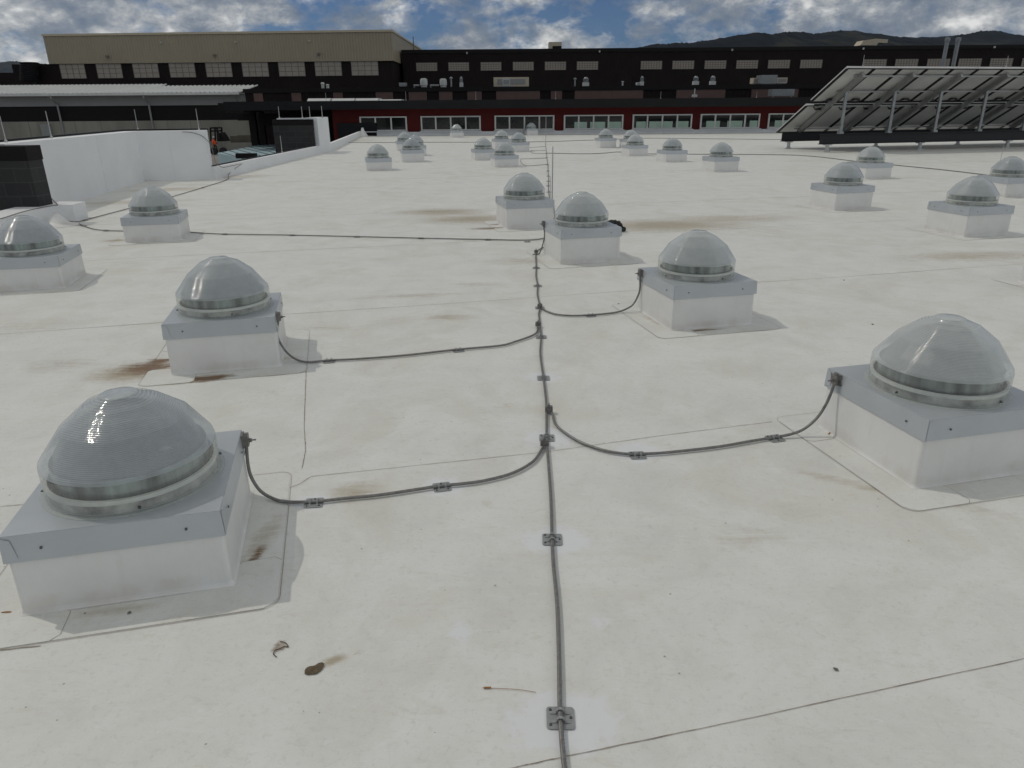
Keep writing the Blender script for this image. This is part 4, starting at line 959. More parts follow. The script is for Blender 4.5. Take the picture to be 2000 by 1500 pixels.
# canopy end with posts at the left of the red building
cn = thing('entrance_canopy', 'black entrance canopy with dark post at the left end of the red building', 'canopy', (AT(497, 280, 52).x, 52, -3.2))
cx0, cx1 = AT(447, 201, 52).x, AT(655, 201, 52).x
bm = BM(); box(bm, cx0, 50.0, Zr(500, 217, 52), cx1, 58, Zr(500, 201, 52)); flink('canopy_roof', bm, M['blackflat'], cn)
bm = BM(); s1z = Zr(500, 217, 52)-.01; box(bm, AT(458, 210, 52).x, 50.3, s1z-.05, AT(492, 210, 52).x, 54, s1z-.005); flink('soffit_panel', bm, M['wood'], cn)
xp = AT(497, 250, 52).x
bm = BM(); box(bm, xp-.17, 51.8, -3.2, xp+.17, 52.2, s1z-.052); flink('post', bm, M['blackflat'], cn)
bm = BM(); box(bm, cx1-6.2, 55, -3.2, cx1-6, 55.3, s1z-.02); flink('post', bm, M['blackflat'], cn)
bm = BM(); box(bm, AT(463, 225, 54).x, 54, Zr(470, 235.5, 54), AT(494, 225, 54).x, 54.3, Zr(470, 222, 54)); box(bm, AT(504, 225, 54).x, 54, Zr(510, 246, 54), AT(555, 225, 54).x, 54.3, Zr(510, 222, 54)); flink('hanging_sign_box', bm, M['blackflat'], cn)
bm = BM(); box(bm, AT(548, 225, 57.5).x, 57.5, -3.19, AT(660, 225, 57.5).x, 57.9, s1z-.03); flink('back_wall', bm, M['blackflat'], cn)
# strip rooflights on the red building roof
for i, (pa, pb, t_, b_) in enumerate(((605, 649, 192.5, 198.5), (652, 695.5, 192.4, 198.3), (698, 741.5, 192.2, 197.6), (744, 786, 194.4, 196.5))):
    A_, B_ = AT(pa, t_, 50), AT(pb, t_, 50); z0 = max(zft+.004, AT(pa, b_, 50).z); bm = BM()
    hexa(bm, [(A_.x, 49.2, z0), (B_.x, 49.2, z0), (B_.x, 51, z0), (A_.x, 51, z0), (A_.x, 49.6, A_.z), (B_.x, 49.6, A_.z), (B_.x, 50.8, A_.z), (A_.x, 50.8, A_.z)])
    if z0 > zft+.01: box(bm, A_.x, 49.5, zft+.001, B_.x, 50.7, z0-.001)
    tag(link('strip_rooflight', bm, M['unit']), ['leftmost white strip rooflight on the black roof edge', 'second white strip rooflight from the left on the black roof edge', 'third white strip rooflight from the left on the black roof edge', 'thin fourth white strip rooflight on the black roof edge'][i], 'rooflight', 'white strip rooflights')
for i, px in enumerate((637, 793, 929.5, 1085, 1290, 1477)):
    b = AT(px, 195, FY+2); b.z = zft; o = rod('thin rod rising from the black roof edge, number', b, zat(b, 178.5 if px > 640 else 181), .014)
    o['label'] = ['thin rod above the first strip rooflight', 'thin rod beside the end of the strip rooflights', 'thin rod before the brown panel under the ribbed stack', 'thin rod before the narrow brown panel at the centre', 'thin rod between the two wide brown panel groups', 'thin rod left of the silver louvred unit'][i]

# ------------------------------------------------------------------ middle black building with brown panels
YB = 60.0
mb = thing('black_building', 'long low black building with brown wall panels above the red building', 'building', (0, YB, 0))
zb = AT(1000, 169.5, YB).z
bm = BM(); box(bm, AT(478, 180, YB).x, YB, -3.2, 100, YB+16, zb-.3); flink('wall', bm, M['black'], mb)
bm = BM(); box(bm, AT(478, 180, YB).x-.1, YB-.1, zb-.298, 100, YB+16.1, zb); flink('roof_edge', bm, M['blackflat'], mb)
for pa, pb, t_, b_ in ((494, 515, 174, 198), (568, 589.5, 173, 198), (650, 670.5, 173, 197), (733, 768, 172, 195), (797.5, 834, 171, 194), (857, 884, 171, 194), (912.5, 941, 170, 194), (969, 1054.5, 169.7, 194), (1076, 1097.5, 169.5, 194),
                       (1123, 1195.5, 168.5, 192), (1197, 1255.5, 168, 192), (1322, 1415.5, 166.5, 190), (1469, 1557.5, 165, 190), (1640, 1740, 163, 188)):
    A_, B_ = AT(pa, t_, YB), AT(pb, b_, YB); bm = BM(); box(bm, A_.x, YB-.05, min(A_.z, zb-.31)-2.2 if False else B_.z-.3, B_.x, YB-.004, min(A_.z-.05, zb-.31)); flink('brown_panel', bm, M['brown'], mb)

def unit(name, label, px0, px1, py0, py1, Y, kind, cat, m_=None, base=None):
    """rooftop equipment standing on the roof behind, size from its outline"""
    A_, B_ = AT(px0, py0, Y), AT(px1, py1, Y); w_ = B_.x-A_.x; z0 = base if base is not None else B_.z; z1 = A_.z; cx_ = (A_.x+B_.x)/2; h = z1-z0
    m_ = m_ or M['unit']; o = None
    if kind == 'box':
        bm = BM(); box(bm, A_.x, Y, z0+.06, B_.x, Y+w_*.7+.4, z1); o = link(name, bm, m_, bevel=.02)
        bm = BM(); box(bm, A_.x+w_*.1, Y-.02, z0+.06+h*.2, B_.x-w_*.1, Y-.003, z1-h*.18); link('grille', bm, M['greymetal'], o)
        bm = BM(); box(bm, A_.x+w_*.05, Y+.05, z0, B_.x-w_*.05, Y+w_*.5+.3, z0+.058); link('base', bm, M['steel'], o)
    elif kind == 'drum':
        bm = BM(); r_ = w_/2; lathe(bm, [(r_*.8, 0), (r_*.8, h*.18), (r_, h*.2), (r_*1.02, h*.55), (r_*.96, h*.88), (r_*.75, h*.9), (r_*.7, h*.98), (0, h)], 20, (cx_, Y+r_, z0)); o = link(name, bm, m_, smooth=False)
    elif kind == 'vent':
        bm = BM(); r_ = w_/2; box(bm, cx_-r_, Y, z0, cx_+r_, Y+2*r_, z0+h*.42); o = link(name, bm, m_, bevel=.02)
        bm = BM(); pr = [(r_*.62, h*.421), (r_*.62, h*.5)]
        for k in range(3): pr += [(r_*.95, h*(.52+.12*k)), (r_*.95, h*(.58+.12*k)), (r_*.7, h*(.60+.12*k))]
        pr += [(r_*.6, h*.92), (r_*.45, h), (0, h)]; lathe(bm, pr, 16, (cx_, Y+r_, z0)); link('hood', bm, M['steel'], o)
    elif kind == 'stack':
        bm = BM(); r_ = w_/2; lathe(bm, [(r_*.5, 0), (r_*.5, h*.8), (r_, h*.82), (r_, h*.93), (r_*.3, h), (0, h)], 14, (cx_, Y+r_, z0)); o = link(name, bm, m_)
    return tag(o, label, cat)
Y2 = YB+3
unit('rooftop_unit', 'low grey unit on the black roof, leftmost beside the first drum fan', 779, 793, 161.5, 169, Y2, 'box', 'unit', M['steel'])
unit('drum_fan', 'white drum fan, left one of the pair', 819.5, 834.5, 152.5, 170, Y2, 'drum', 'fan')
unit('drum_fan', 'white drum fan, right one of the pair', 858, 872.5, 153, 170, Y2, 'drum', 'fan')
for pa, pb, lab in ((808, 819, 'short pale pipe left of the left drum fan'), (840, 857, 'short pale pipe between the two drum fans')):
    A_, B_ = AT(pa, 167, Y2), AT(pb, 167, Y2); bm = BM(); tube(bm, [A_, B_], .07, 8); box(bm, A_.x, Y2-.05, A_.z-.25, A_.x+.1, Y2+.05, A_.z); tag(link('roof_pipe', bm, M['steel']), lab, 'pipe')
unit('vent_stack', 'thin grey stack with round cap right of the drum fans', 877.5, 884.5, 150, 169.5, Y2, 'stack', 'stack', M['steel'])
unit('roof_vent', 'white based ribbed roof vent right of the thin grey stack', 897, 904.5, 149.5, 169.5, Y2, 'vent', 'vent')
unit('tan_screen_box', 'wide tan box behind the small grey unit at the centre', 964, 1033, 151, 170, Y2+1.5, 'box', 'box', M['tan'])
unit('rooftop_unit', 'small light grey unit in front of the wide tan box', 981.5, 996.5, 153, 169.5, Y2, 'box', 'unit')
unit('vent_stack', 'thin capped stack left of the wide roof vent', 1120.5, 1126, 152, 168.5, Y2, 'stack', 'stack', M['steel'])
unit('roof_vent', 'widest ribbed roof vent right of the centre', 1139, 1150.5, 150.5, 168, Y2, 'vent', 'vent')
unit('vent_stack', 'very small white stack alone on the black roof', 1214, 1219, 158.5, 167, Y2, 'stack', 'stack', M['unit'])
unit('rooftop_unit', 'tiny white box left of the slim roof vent', 1244, 1250.5, 161, 166.8, Y2, 'box', 'unit')
unit('roof_vent', 'slim roof vent at the end of the wide brown panels', 1251.5, 1257.5, 148.5, 166.8, Y2, 'vent', 'vent')
unit('roof_vent', 'roof vent above the middle brown panel, left one of two', 1355.5, 1365, 148.5, 165.5, Y2, 'vent', 'vent')
unit('roof_vent', 'roof vent above the middle brown panel, right one of two', 1389, 1398, 148, 165.3, Y2, 'vent', 'vent')
unit('tan_screen_box', 'tan box left of the large silver unit', 1472, 1487.5, 152, 164.5, Y2+1, 'box', 'box', M['tan'])
unit('rooftop_unit', 'large silver air unit between two tan boxes', 1488, 1517, 146.5, 164, Y2, 'box', 'unit', M['steel'])
unit('tan_screen_box', 'tan box right of the large silver unit', 1518.5, 1537, 151.5, 163.5, Y2+1, 'box', 'box', M['tan'])
A_, B_ = AT(1508, 174, YB-3), AT(1550, 187, YB-3); bm = BM()
for k in range(5):
    z = A_.z+(B_.z-A_.z)*(k+.5)/5; box(bm, A_.x, YB-3.1, z-.045, B_.x, YB-2.2, z+.04)
box(bm, A_.x+.03, YB-3, B_.z, B_.x-.03, YB-2.3, A_.z-.01); box(bm, A_.x+.1, YB-2.95, zft, A_.x+.2, YB-2.85, B_.z+.1); box(bm, B_.x-.2, YB-2.95, zft, B_.x-.1, YB-2.85, B_.z+.1)
tag(link('louvred_unit', bm, M['steel']), 'silver louvred unit low in front of the right brown panel', 'unit')
A_ = AT(1356, 186, YB-4); bm = BM(); box(bm, A_.x-.12, YB-4, A_.z-.12, A_.x+.22, YB-3.8, A_.z+.05); box(bm, A_.x, YB-3.95, zft, A_.x+.06, YB-3.9, A_.z+.45); tag(link('small_white_box', bm, M['unit']), 'tiny white box with an aerial on the black roof edge', 'box')

# ------------------------------------------------------------------ tall black hall at the right
YC = 120.0
hc = thing('black_hall', 'tall black ribbed hall with a long row of small pale windows, centre to right', 'building', (0, YC, 0))
z98 = AT(785, 97.5, YC); zR = AT(2000, 87, YC)
zt_l = z98.z
bm = BM(); x0 = z98.x; x1 = AT(2300, 90, YC).x
sl = (zR.z-z98.z)/(zR.x-z98.x)
hexa(bm, [(x0, YC, -3.2), (x1, YC, -3.2), (x1, YC+40, -3.2), (x0, YC+40, -3.2), (x0, YC, z98.z-.5), (x1, YC, z98.z+sl*(x1-x0)-.5), (x1, YC+40, z98.z+sl*(x1-x0)-.5), (x0, YC+40, z98.z-.5)])
flink('wall', bm, M['black'], hc)
bm = BM(); hexa(bm, [(x0-.1, YC-.15, z98.z-.498), (x1, YC-.15, z98.z+sl*(x1-x0)-.498), (x1, YC+40, z98.z+sl*(x1-x0)-.498), (x0-.1, YC+40, z98.z-.498), (x0-.1, YC-.15, z98.z), (x1, YC-.15, z98.z+sl*(x1-x0)), (x1, YC+40, z98.z+sl*(x1-x0)), (x0-.1, YC+40, z98.z)]); flink('roof_edge', bm, M['blackflat'], hc)
def grid_window(root, pa, pb, ya, yb, Y, nx, nz):
    A_, B_ = AT(pa, ya, Y), AT(pb, yb, Y); ym = (ya+yb)/2
    bm = BM(); box(bm, A_.x, Y-.06, B_.z, B_.x, Y-.004, A_.z); w_ = flink('window', bm, M['pane'], root)
    bm = BM()
    for k in range(nx+1):
        x_ = A_.x+(B_.x-A_.x)*k/nx; box(bm, x_-.035, Y-.10, B_.z, x_+.035, Y-.062, A_.z)
    for k in range(nz+1):
        z_ = B_.z+(A_.z-B_.z)*k/nz; box(bm, A_.x-.04, Y-.085, z_-.03, B_.x+.04, Y-.0615, z_+.03)
    link('glazing_bar', (bm.transform(Matrix.Translation(-root.location)), bm)[1], M['panebar'], w_)
cw = [(813, 854), (876, 916), (939, 979), (1002, 1042), (1064.5, 1105), (1127, 1167.5), (1252, 1292), (1314, 1354.5), (1377, 1417), (1439, 1479), (1501, 1541), (1564, 1604), (1687, 1729), (1749.5, 1790.5), (1812, 1852.5), (1873, 1914), (1935, 1975), (1997, 2037)]
for pa, pb in cw:
    d_ = (pa-813)/1190*9; grid_window(hc, pa, pb, 122.8-d_, 138.3-d_, YC, 8, 4)
for px, py in ((912, 103.5), (1171, 100.5), (1430, 97.5), (1686, 95), (1942, 92)):
    p = AT(px, py, YC-.2); bm = BM(); box(bm, p.x-.09, YC-.4, p.z-.13, p.x+.09, YC-.003, p.z+.13); flink('wall_lamp', bm, M['unit'], hc, bevel=.03)
# things on its roof
A_, B_ = AT(1072, 82, YC+4), AT(1097, 95, YC+4); bm = BM(); box(bm, A_.x, YC+4, B_.z-1, B_.x, YC+6, A_.z); o = link('rooftop_unit', bm, M['tan'], bevel=.04); tag(o, 'small tan box on the tall black hall roof left of the hills', 'unit')
bm = BM(); box(bm, A_.x+.6, YC+3.9, B_.z-.6, B_.x-.05, YC+3.995, (A_.z+B_.z)/2-.1); link('dark_opening', bm, M['blackflat'], o)
P_ = [AT(*q_, YC+5) for q_ in ((1680, 88.5), (1687, 79), (1711, 75.5), (1735, 77), (1733, 84), (1716, 83.5), (1712, 88.5))]
bm = BM(); f_ = [bm.verts.new(p) for p in P_]; bk = [bm.verts.new(p+Vector((0, 2.4, 0))) for p in P_]; bm.faces.new(f_); bm.faces.new(bk[::-1])
for i in range(len(P_)): bm.faces.new((f_[i], f_[(i+1) % len(P_)], bk[(i+1) % len(P_)], bk[i]))
box(bm, P_[0].x+.5, YC+5.5, z98.z-.3, P_[0].x+2, YC+6.5, P_[0].z+.2)
tag(link('intake_hood', bm, M['tan']), 'slanted tan intake hood on the tall hall roof before the hills', 'hood')
for i, (pxt, pxb) in enumerate(((1897.5, 1886), (1920, 1907.5))):
    T_, B_ = AT(pxt, 66, 75), AT(pxb, 133, 75); T_.x = B_.x = AT((pxt+pxb)/2, 100, 75).x
    bm = BM(); lathe(bm, [(.19, -3.2-T_.z), (.19, -.35), (.25, -.33), (.25, -.05), (.12, 0), (0, 0)], 16, (T_.x, 75+4, T_.z)); box(bm, T_.x-.3, 78.6, zb, T_.x+.3, 79.4, zb+.01)
    tag(link('exhaust_stack', bm, M['steel']), ['tall silver exhaust stack behind the solar rack, left one', 'tall silver exhaust stack behind the solar rack, right one'][i], 'stack')

# ------------------------------------------------------------------ beige-topped hall at the left
YD = 113.0
bh = thing('beige_topped_hall', 'tall hall with beige ribbed upper wall above black wall and large pale windows', 'building', (0, YD, 0))
zl, zr_ = AT(70, 71, YD), AT(765, 62, YD); zbl, zbr = AT(80, 125, YD), AT(765, 118.5, YD)
xa, xb = zl.x+1.0, zr_.x
for nm, m_ in (('x', 0),):
    bm = BM(); hexa(bm, [(xa, YD, zbl.z), (xb, YD, zbr.z), (xb, YD+46, zbr.z), (xa, YD+46, zbl.z), (xa, YD, zl.z), (xb, YD, zr_.z), (xb, YD+46, zr_.z), (xa, YD+46, zl.z)])
    up_ = flink('upper_wall', bm, M['beige'], bh); up_.data.materials.append(M['beigeY'])
    for p in up_.data.polygons:
        if abs(p.normal.x) > .7: p.material_index = 1
bm = BM(); hexa(bm, [(xa-.1, YD-.15, zl.z+.003), (xb+.12, YD-.15, zr_.z+.003), (xb+.12, YD+46.1, zr_.z+.003), (xa-.1, YD+46.1, zl.z+.003), (xa-.1, YD-.15, zl.z+.28), (xb+.12, YD-.15, zr_.z+.28), (xb+.12, YD+46.1, zr_.z+.28), (xa-.1, YD+46.1, zl.z+.28)]); flink('roof_trim', bm, M['tan'], bh)
bm = BM(); xk = AT(20, 127, YD).x; hexa(bm, [(xk, YD+.3, -3.2), (xb-.2, YD+.3, -3.2), (xb-.2, YD+45.7, -3.2), (xk, YD+45.7, -3.2), (xk, YD+.3, zbl.z-.003), (xb-.2, YD+.3, zbr.z-.003), (xb-.2, YD+45.7, zbr.z-.003), (xk, YD+45.7, zbl.z-.003)]); flink('lower_wall', bm, M['black'], bh)
bm = BM(); z_ = AT(0, 142, YD+4).z; box(bm, -130, YD+4, -3.2, xk-.05, YD+30, z_); flink('side_wing', bm, M['black'], bh)
for k in range(9):
    pa = 116+k*71.2; pb = pa+54; t_ = 125-k*.75; grid_window(bh, pa+(0 if k < 2 else 0), pb, t_+.6, t_+28, YD+.3, 4, 3)
for px, py in ((316, 83.5), (461, 82), (605, 80.5)):
    p = AT(px, py, YD); bm = BM(); box(bm, p.x-.09, YD-.4, p.z-.09, p.x+.09, YD-.003, p.z+.09); flink('wall_lamp', bm, M['unit'], bh, bevel=.03)
for px, py in ((211, 110), (420, 108), (623, 105)):
    p = AT(px, py, YD); bm = BM(); box(bm, p.x-.2, YD-.4, p.z-.14, p.x+.2, YD-.003, p.z+.12); flink('wall_vent', bm, M['panebar'], bh, bevel=.03)
bm = BM(); 
for k in range(9): A_ = AT(58, 126+k*4, YD-1); lathe(bm, [(1.05, 0), (1.25, .1), (1.25, .22), (1.05, .3)], 16, (A_.x, YD-1, A_.z))
A_ = AT(58, 122, YD-1); tube(bm, [Vector((A_.x, YD-1, -3.2)), Vector((A_.x, YD-1, A_.z))], .35, 10); tag(link('spiral_duct', bm, M['fascia']), 'dark ringed vertical duct at the left end of the black wall', 'duct')
# ladder on the beige side wall
bm = BM(); p = AT(789, 86, YD+20); x_ = xb+.3; yl = YD+22
for s in (0, .6): bar(bm, (x_, yl+s, zr_.z-5), (x_, yl+s, zr_.z+1.2), .08, .08)
for k in range(16): bar(bm, (x_, yl, zr_.z-5+k*.38), (x_, yl+.6, zr_.z-5+k*.38), .05, .05)
flink('ladder', bm, M['panebar'], bh)
for px, py, lab in ((630.5, 167, 'small white dish unit on the dark roof left of the rods'), (640, 168.5, 'tiny white vent beside the small white dish unit')):
    p = AT(px, py, 62); bm = BM(); lathe(bm, [(.12, -.1), (.12, .06), (.16, .1), (.12, .22) if px < 635 else (.1, .14), (0, .24) if px < 635 else (0, .15)], 12, p); box(bm, p.x-.1, 61.9, zb, p.x+.1, 62.1, p.z-.1); tag(link('roof_vent', bm, M['unit']), lab, 'vent')

# ------------------------------------------------------------------ pale roofed warehouse
YE = 92.0
wh = thing('pale_roofed_warehouse', 'long warehouse with pale ribbed metal roof, grey band and concrete lower wall', 'building', (0, YE, -3.2))
ev = AT(467, 181, YE-1.2); rg = AT(474, 167.5, YE+6); rg2 = AT(310, 165.5, YE+9)
xe = AT(-200, 180, YE).x
zE = ev.z; zEl = AT(0, 184.5, YE-1.2).z
x_mid = AT(320, 170, YE+8).x
bm = BM()
def slopequad(x0_, x1_, yh, zh):
    n = int((x1_-x0_)/.55); 
    for k in range(n):                                    # ribbed sheet
        xa_ = x0_+(x1_-x0_)*k/n; xb_ = x0_+(x1_-x0_)*(k+1)/n
        v = [bm.verts.new(p) for p in ((xa_, YE-1.2, zE), (xa_+.35, YE-1.2, zE), (xa_+.42, YE-1.2, zE+.12), (xb_-.02, YE-1.2, zE+.12), (xb_, YE-1.2, zE), (xa_, yh, zh), (xa_+.35, yh, zh), (xa_+.42, yh, zh+.12), (xb_-.02, yh, zh+.12), (xb_, yh, zh))]
        for i in range(4): bm.faces.new((v[i], v[i+1], v[i+6], v[i+5]))
slopequad(xe, x_mid, YE+9, rg2.z); slopequad(x_mid, ev.x, YE+6, rg.z)
flink('roof', bm, M['galvroof'], wh)
bm = BM(); box(bm, xe, YE-1.1, zE-.06, ev.x, YE+12, zE-.004); box(bm, xe, YE-1.35, zE-.2, ev.x, YE-1.21, zE+.04); flink('gutter', bm, M['galvroof'], wh)
zg = AT(250, 206.5, YE).z; zk = AT(250, 236, YE).z
bm = BM(); box(bm, xe, YE, zg, AT(472, 195, YE).x, YE+12, zE-.065); flink('grey_wall_band', bm, M['greymetal'], wh)
bm = BM(); box(bm, xe, YE+.15, zk, AT(472, 195, YE).x+1.5, YE+12, zg-.003); flink('dark_wall_band', bm, M['blackflat'], wh)
bm = BM(); box(bm, xe, YE-.1, -3.2, AT(497, 250, YE).x+4, YE+12, zk-.003); flink('concrete_wall', bm, M['concrete'], wh)
for px in (108, 287, 461):
    x_ = AT(px+3, 190, YE).x; bm = BM(); tube(bm, [(x_, YE-1.28, zE-.1), (x_, YE-1.2, zE-.5), (x_, YE-.25, zE-1.1), (x_, YE-.22, -3.0)] if px < 400 else [(x_, YE-1.28, zE-.1), (x_, YE-.25, zE-.9), (x_, YE-.22, zg)], .11, 8)
    flink('downpipe', bm, M['greymetal'], wh)
for px in (60, 150, 200, 330, 375, 395, 430): 
    x_ = AT(px, 255, YE).x; bm = BM(); box(bm, x_-.02, YE-.115, -3.2, x_+.03, YE-.102, zk-.01); flink('wall_joint', bm, M['panebar'], wh)
p = AT(93, 258, YE-.2); bm = BM(); box(bm, p.x-.5, YE-.6, p.z-1, p.x+.5, YE-.11, p.z+.9); flink('electrical_cabinet', bm, M['greymetal'], wh, bevel=.03)
# black gatehouse wall behind, right end (dark area between warehouse and red building)
bm = BM(); A_ = AT(495, 200, 88); box(bm, A_.x, 88, AT(500, 232, 88).z, AT(700, 200, 88).x, 92-.2+8, AT(500, 172, 88).z); tag(link('black_link_building', bm, M['black']), 'plain black linking building between the warehouse and the red building', 'building')

# yard objects -----------------------------------------------------------------
p = G(422, 297, -3.2); SCL = 1.0
tr = thing('flatbed_trailer', 'flatbed trailer with wooden side boards parked in the yard by the concrete wall', 'trailer', (0, 0, 0))
A_ = G(476, 288, -3.2); Yt = min(A_.y, 82); xL, xR_ = AT(449, 270, Yt).x, AT(500, 270, Yt).x; zd, zu = AT(470, 278.5, Yt).z, AT(470, 265.5, Yt).z
tr.location = ((xL+xR_)/2, Yt, -3.2)
bm = BM(); box(bm, xL, Yt, zd, xR_+1.5, Yt+2.2, zd+.22); flink('deck', bm, M['wood'], tr)
for y_ in (Yt-.05, Yt+2.12):
    bm = BM(); box(bm, xL+.05, y_, zd+.23, xR_+1.4, y_+.07, zu); flink('side_board', bm, M['wood'], tr)
for x_ in (AT(475, 283, Yt).x, AT(475, 283, Yt).x+1.1):
    bm = BM(); rw = .40; tube(bm, [(x_, Yt+.1, -3.2+rw), (x_, Yt+.4, -3.2+rw)], rw, 20); wl = flink('wheel', bm, M['rubber'], tr)
    bm = BM(); tube(bm, [(x_, Yt+.04, -3.2+rw), (x_, Yt+.098, -3.2+rw)], rw*.5, 16); link('rim', (bm.transform(Matrix.Translation(-tr.location)), bm)[1], M['steel'], wl)
# loader
Yl = 84; lo_ = thing('wheel_loader', 'dark compact loader with raised black frame behind the worker in orange', 'loader', (AT(430, 270, Yl).x, Yl, -3.2))
def Q(px, py, y=Yl): return AT(px, py, y)
bm = BM(); P_ = [Q(424, 276), Q(425, 262), Q(430, 259), Q(436, 268), Q(441, 276)]
f_ = [bm.verts.new(p_) for p_ in P_]; bk = [bm.verts.new(p_+Vector((0, 1.5, 0))) for p_ in P_]; bm.faces.new(f_); bm.faces.new(bk[::-1])
for i in range(5): bm.faces.new((f_[i], f_[(i+1) % 5], bk[(i+1) % 5], bk[i]))
flink('body', bm, M['blackflat'], lo_, bevel=.05)
bm = BM()
for a_, b_ in (((411, 250), (424, 250)), ((424, 250), (426, 276)), ((411, 250), (412, 276)), ((411, 256), (424, 256))): bar(bm, Q(*a_), Q(*b_), .14, .14); bar(bm, Q(*a_)+Vector((0, 1.3, 0)), Q(*b_)+Vector((0, 1.3, 0)), .14, .14)
bar(bm, Q(411, 250), Q(411, 250)+Vector((0, 1.3, 0)), .14, .14); bar(bm, Q(424, 250), Q(424, 250)+Vector((0, 1.3, 0)), .14, .14)
flink('cab_frame', bm, M['blackflat'], lo_)
bm = BM(); bar(bm, Q(424, 254, Yl-.1), Q(430, 274, Yl-.1), .25, .18); flink('lift_arm', bm, M['fascia'], lo_)
for px in (416, 434):
    c_ = Q(px, 277); rw = .38; bm = BM(); tube(bm, [(c_.x, Yl-.3, -3.2+rw), (c_.x, Yl+.15, -3.2+rw)], rw, 18); flink('wheel', bm, M['rubber'], lo_)
# worker in orange
Pw = G(421.5, 298, -3.2); Hh = 1.75
def skin(name, verts, edges, radii, m_, parent=None, loc=(0, 0, 0)):
    me = bpy.data.meshes.new(name); me.from_pydata(verts, edges, []); o = bpy.data.objects.new(name, me); COL.objects.link(o); o.location = loc
    sk = o.modifiers.new('skin', 'SKIN'); sub = o.modifiers.new('sub', 'SUBSURF'); sub.levels = 1; sub.render_levels = 1
    for v, r_ in zip(me.skin_vertices[0].data, radii): v.radius = (r_, r_)
    me.skin_vertices[0].data[0].use_root = True; me.materials.append(m_)
    if parent: o.parent = parent
    return o
V = [(0, 0, .95), (0, .01, 1.15), (0, 0, 1.40), (0, -.01, 1.50), (0, -.03, 1.60), (0, -.03, 1.70), (-.10, 0, .90), (-.13, -.05, .50), (-.15, .02, .09), (-.16, -.12, .04), (.10, 0, .90), (.14, -.12, .50), (.15, -.05, .09), (.15, -.2, .04),
     (-.20, 0, 1.40), (-.27, 0, 1.12), (-.25, -.15, .92), (-.25, -.22, .86), (.20, 0, 1.40), (.27, -.02, 1.12), (.22, -.2, .98), (.20, -.28, .95)]
Ed = [(0, 1), (1, 2), (2, 3), (3, 4), (4, 5), (0, 6), (6, 7), (7, 8), (8, 9), (0, 10), (10, 11), (11, 12), (12, 13), (2, 14), (14, 15), (15, 16), (16, 17), (2, 18), (18, 19), (19, 20), (20, 21)]
Ra = [.15, .14, .13, .06, .09, .08, .10, .07, .05, .045, .10, .07, .05, .045, .07, .05, .038, .035, .07, .05, .038, .035]
person = skin('person', V, Ed, Ra, M['cloth'], loc=Pw); person.rotation_euler = (0, 0, 1.2); tag(person, 'worker in an orange safety vest walking in the yard by the wall end', 'person')
bm = BM(); prev = None
for z, rx, ry in ((.86, .19, .14), (.95, .20, .155), (1.15, .19, .15), (1.32, .21, .15), (1.43, .20, .12), (1.49, .09, .08)):
    ring = [bm.verts.new((rx*math.cos(2*math.pi*k/16), ry*math.sin(2*math.pi*k/16), z)) for k in range(16)]
    if prev:
        for k in range(16): bm.faces.new((prev[k], prev[(k+1) % 16], ring[(k+1) % 16], ring[k]))
    prev = ring
bm.faces.new(prev); link('vest', bm, M['vest'], person, smooth=True)
for s in (-1, 1):
    bm = BM(); tube(bm, [(s*.20, 0, 1.41), (s*.275, -.01, 1.11), (s*.26, -.10, 1.0)], [.085, .068, .06], 10); link('sleeve', bm, M['vest'], person, smooth=True)
bm = BM(); bmesh.ops.create_uvsphere(bm, u_segments=14, v_segments=10, radius=.115); bm.transform(Matrix.Translation((0, -.03, 1.66)) @ Matrix.Diagonal((.85, .95, 1.1, 1))); link('head', bm, M['skin'], person, smooth=True)
bm = BM(); lathe(bm, [(.15, 0), (.13, .01), (.12, .07), (.07, .12), (0, .13)], 16, (0, -.03, 1.68)); link('hard_hat', bm, M['unit'], person, smooth=True)

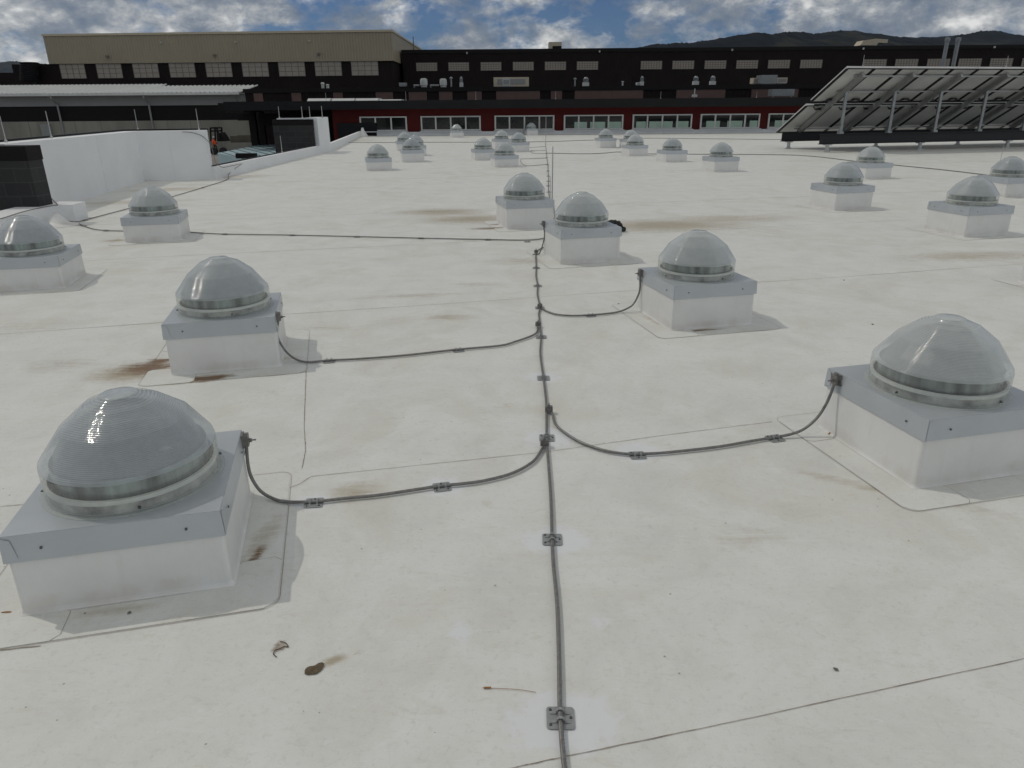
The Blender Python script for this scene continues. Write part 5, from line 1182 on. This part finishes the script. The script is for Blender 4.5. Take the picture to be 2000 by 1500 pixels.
# ------------------------------------------------------------------ hills
def ridge(name, prof, Y, depth, seed, basez=-3.2):
    rnd = random.Random(seed); xs = []; pts = [AT(px, py, Y) for px, py in prof]
    n = 420; bm = BM(); rows = []
    X0, X1 = pts[0].x, pts[-1].x
    def H_(x):
        for a, b in zip(pts, pts[1:]):
            if a.x <= x <= b.x:
                t = (x-a.x)/(b.x-a.x); t = t*t*(3-2*t)*.5+t*.5; return a.z+(b.z-a.z)*t
        return pts[-1].z
    ph = [rnd.uniform(0, 6) for _ in range(12)]
    prof_r = [(-1.0, 0), (-.8, .22), (-.6, .47), (-.42, .62), (-.25, .80), (-.1, .94), (0, 1), (.15, .93), (.4, .6), (1, 0)]
    for (fy, fh) in prof_r:
        row = []
        for i in range(n+1):
            x = X0+(X1-X0)*i/n; h = H_(x)-basez
            gully = sum(math.sin(x/(60+45*k)+ph[k]+fy*(2+k))*(.5/(k+1)) for k in range(6))
            z = basez+h*fh*(1+(.16*gully if abs(fy) > .05 else 0)*(1-fh*.7))
            if abs(fy) < .2: z += rnd.uniform(-1, 1)*3.5*Y/3000*(.6+.4*math.sin(i*.3))
            row.append(bm.verts.new((x+(fy*40*gully), Y+fy*depth, max(basez, z))))
        rows.append(row)
    for A, B in zip(rows, rows[1:]):
        for i in range(n): bm.faces.new((A[i], A[i+1], B[i+1], B[i]))
    return struct(link(name, bm, M['hill'], smooth=True))
ridge('hills', [(1225, 97), (1255, 91), (1270, 88), (1285, 85), (1300, 86.5), (1320, 83), (1345, 84), (1375, 80), (1400, 76), (1430, 71), (1455, 67), (1470, 64.5), (1490, 66), (1510, 67.5), (1540, 70), (1600, 78), (1700, 85), (1800, 95), (1900, 110)], 2600, 900, 3)
ridge('hills', [(1380, 110), (1480, 80), (1510, 66), (1540, 62), (1560, 61.5), (1590, 65.5), (1620, 64), (1660, 66), (1700, 70), (1760, 78), (1850, 90), (1950, 110)], 3300, 900, 5)
ridge('hills', [(1500, 110), (1560, 80), (1600, 65), (1620, 62), (1645, 59.5), (1665, 60), (1690, 65), (1720, 68), (1750, 71), (1790, 73), (1830, 73.5), (1860, 70), (1890, 66), (1915, 61), (1940, 59.5), (1960, 63), (1985, 68), (2010, 74), (2100, 80), (2300, 95)], 4200, 1000, 8)
ridge('hills', [(-400, 130), (-200, 124), (-60, 122), (0, 123), (20, 119.5), (45, 121), (75, 124), (120, 128), (260, 150)], 8200, 1500, 11)

# ------------------------------------------------------------------ air
bm = BM(); box(bm, -9500, -400, -4.3, 9500, 10500, 1150)
hz = link('haze', bm, None); hz['kind'] = 'stuff'
hm = bpy.data.materials.new('air'); hm.use_nodes = True; ht = hm.node_tree; ht.nodes.clear()
pv = ht.nodes.new('ShaderNodeVolumePrincipled'); pv.inputs['Density'].default_value = 0.000016; pv.inputs['Color'].default_value = (0.62, 0.76, 1.0, 1)
pv.inputs['Anisotropy'].default_value = 0.2
ho = ht.nodes.new('ShaderNodeOutputMaterial'); ht.links.new(pv.outputs[0], ho.inputs['Volume']); hz.data.materials.append(hm)
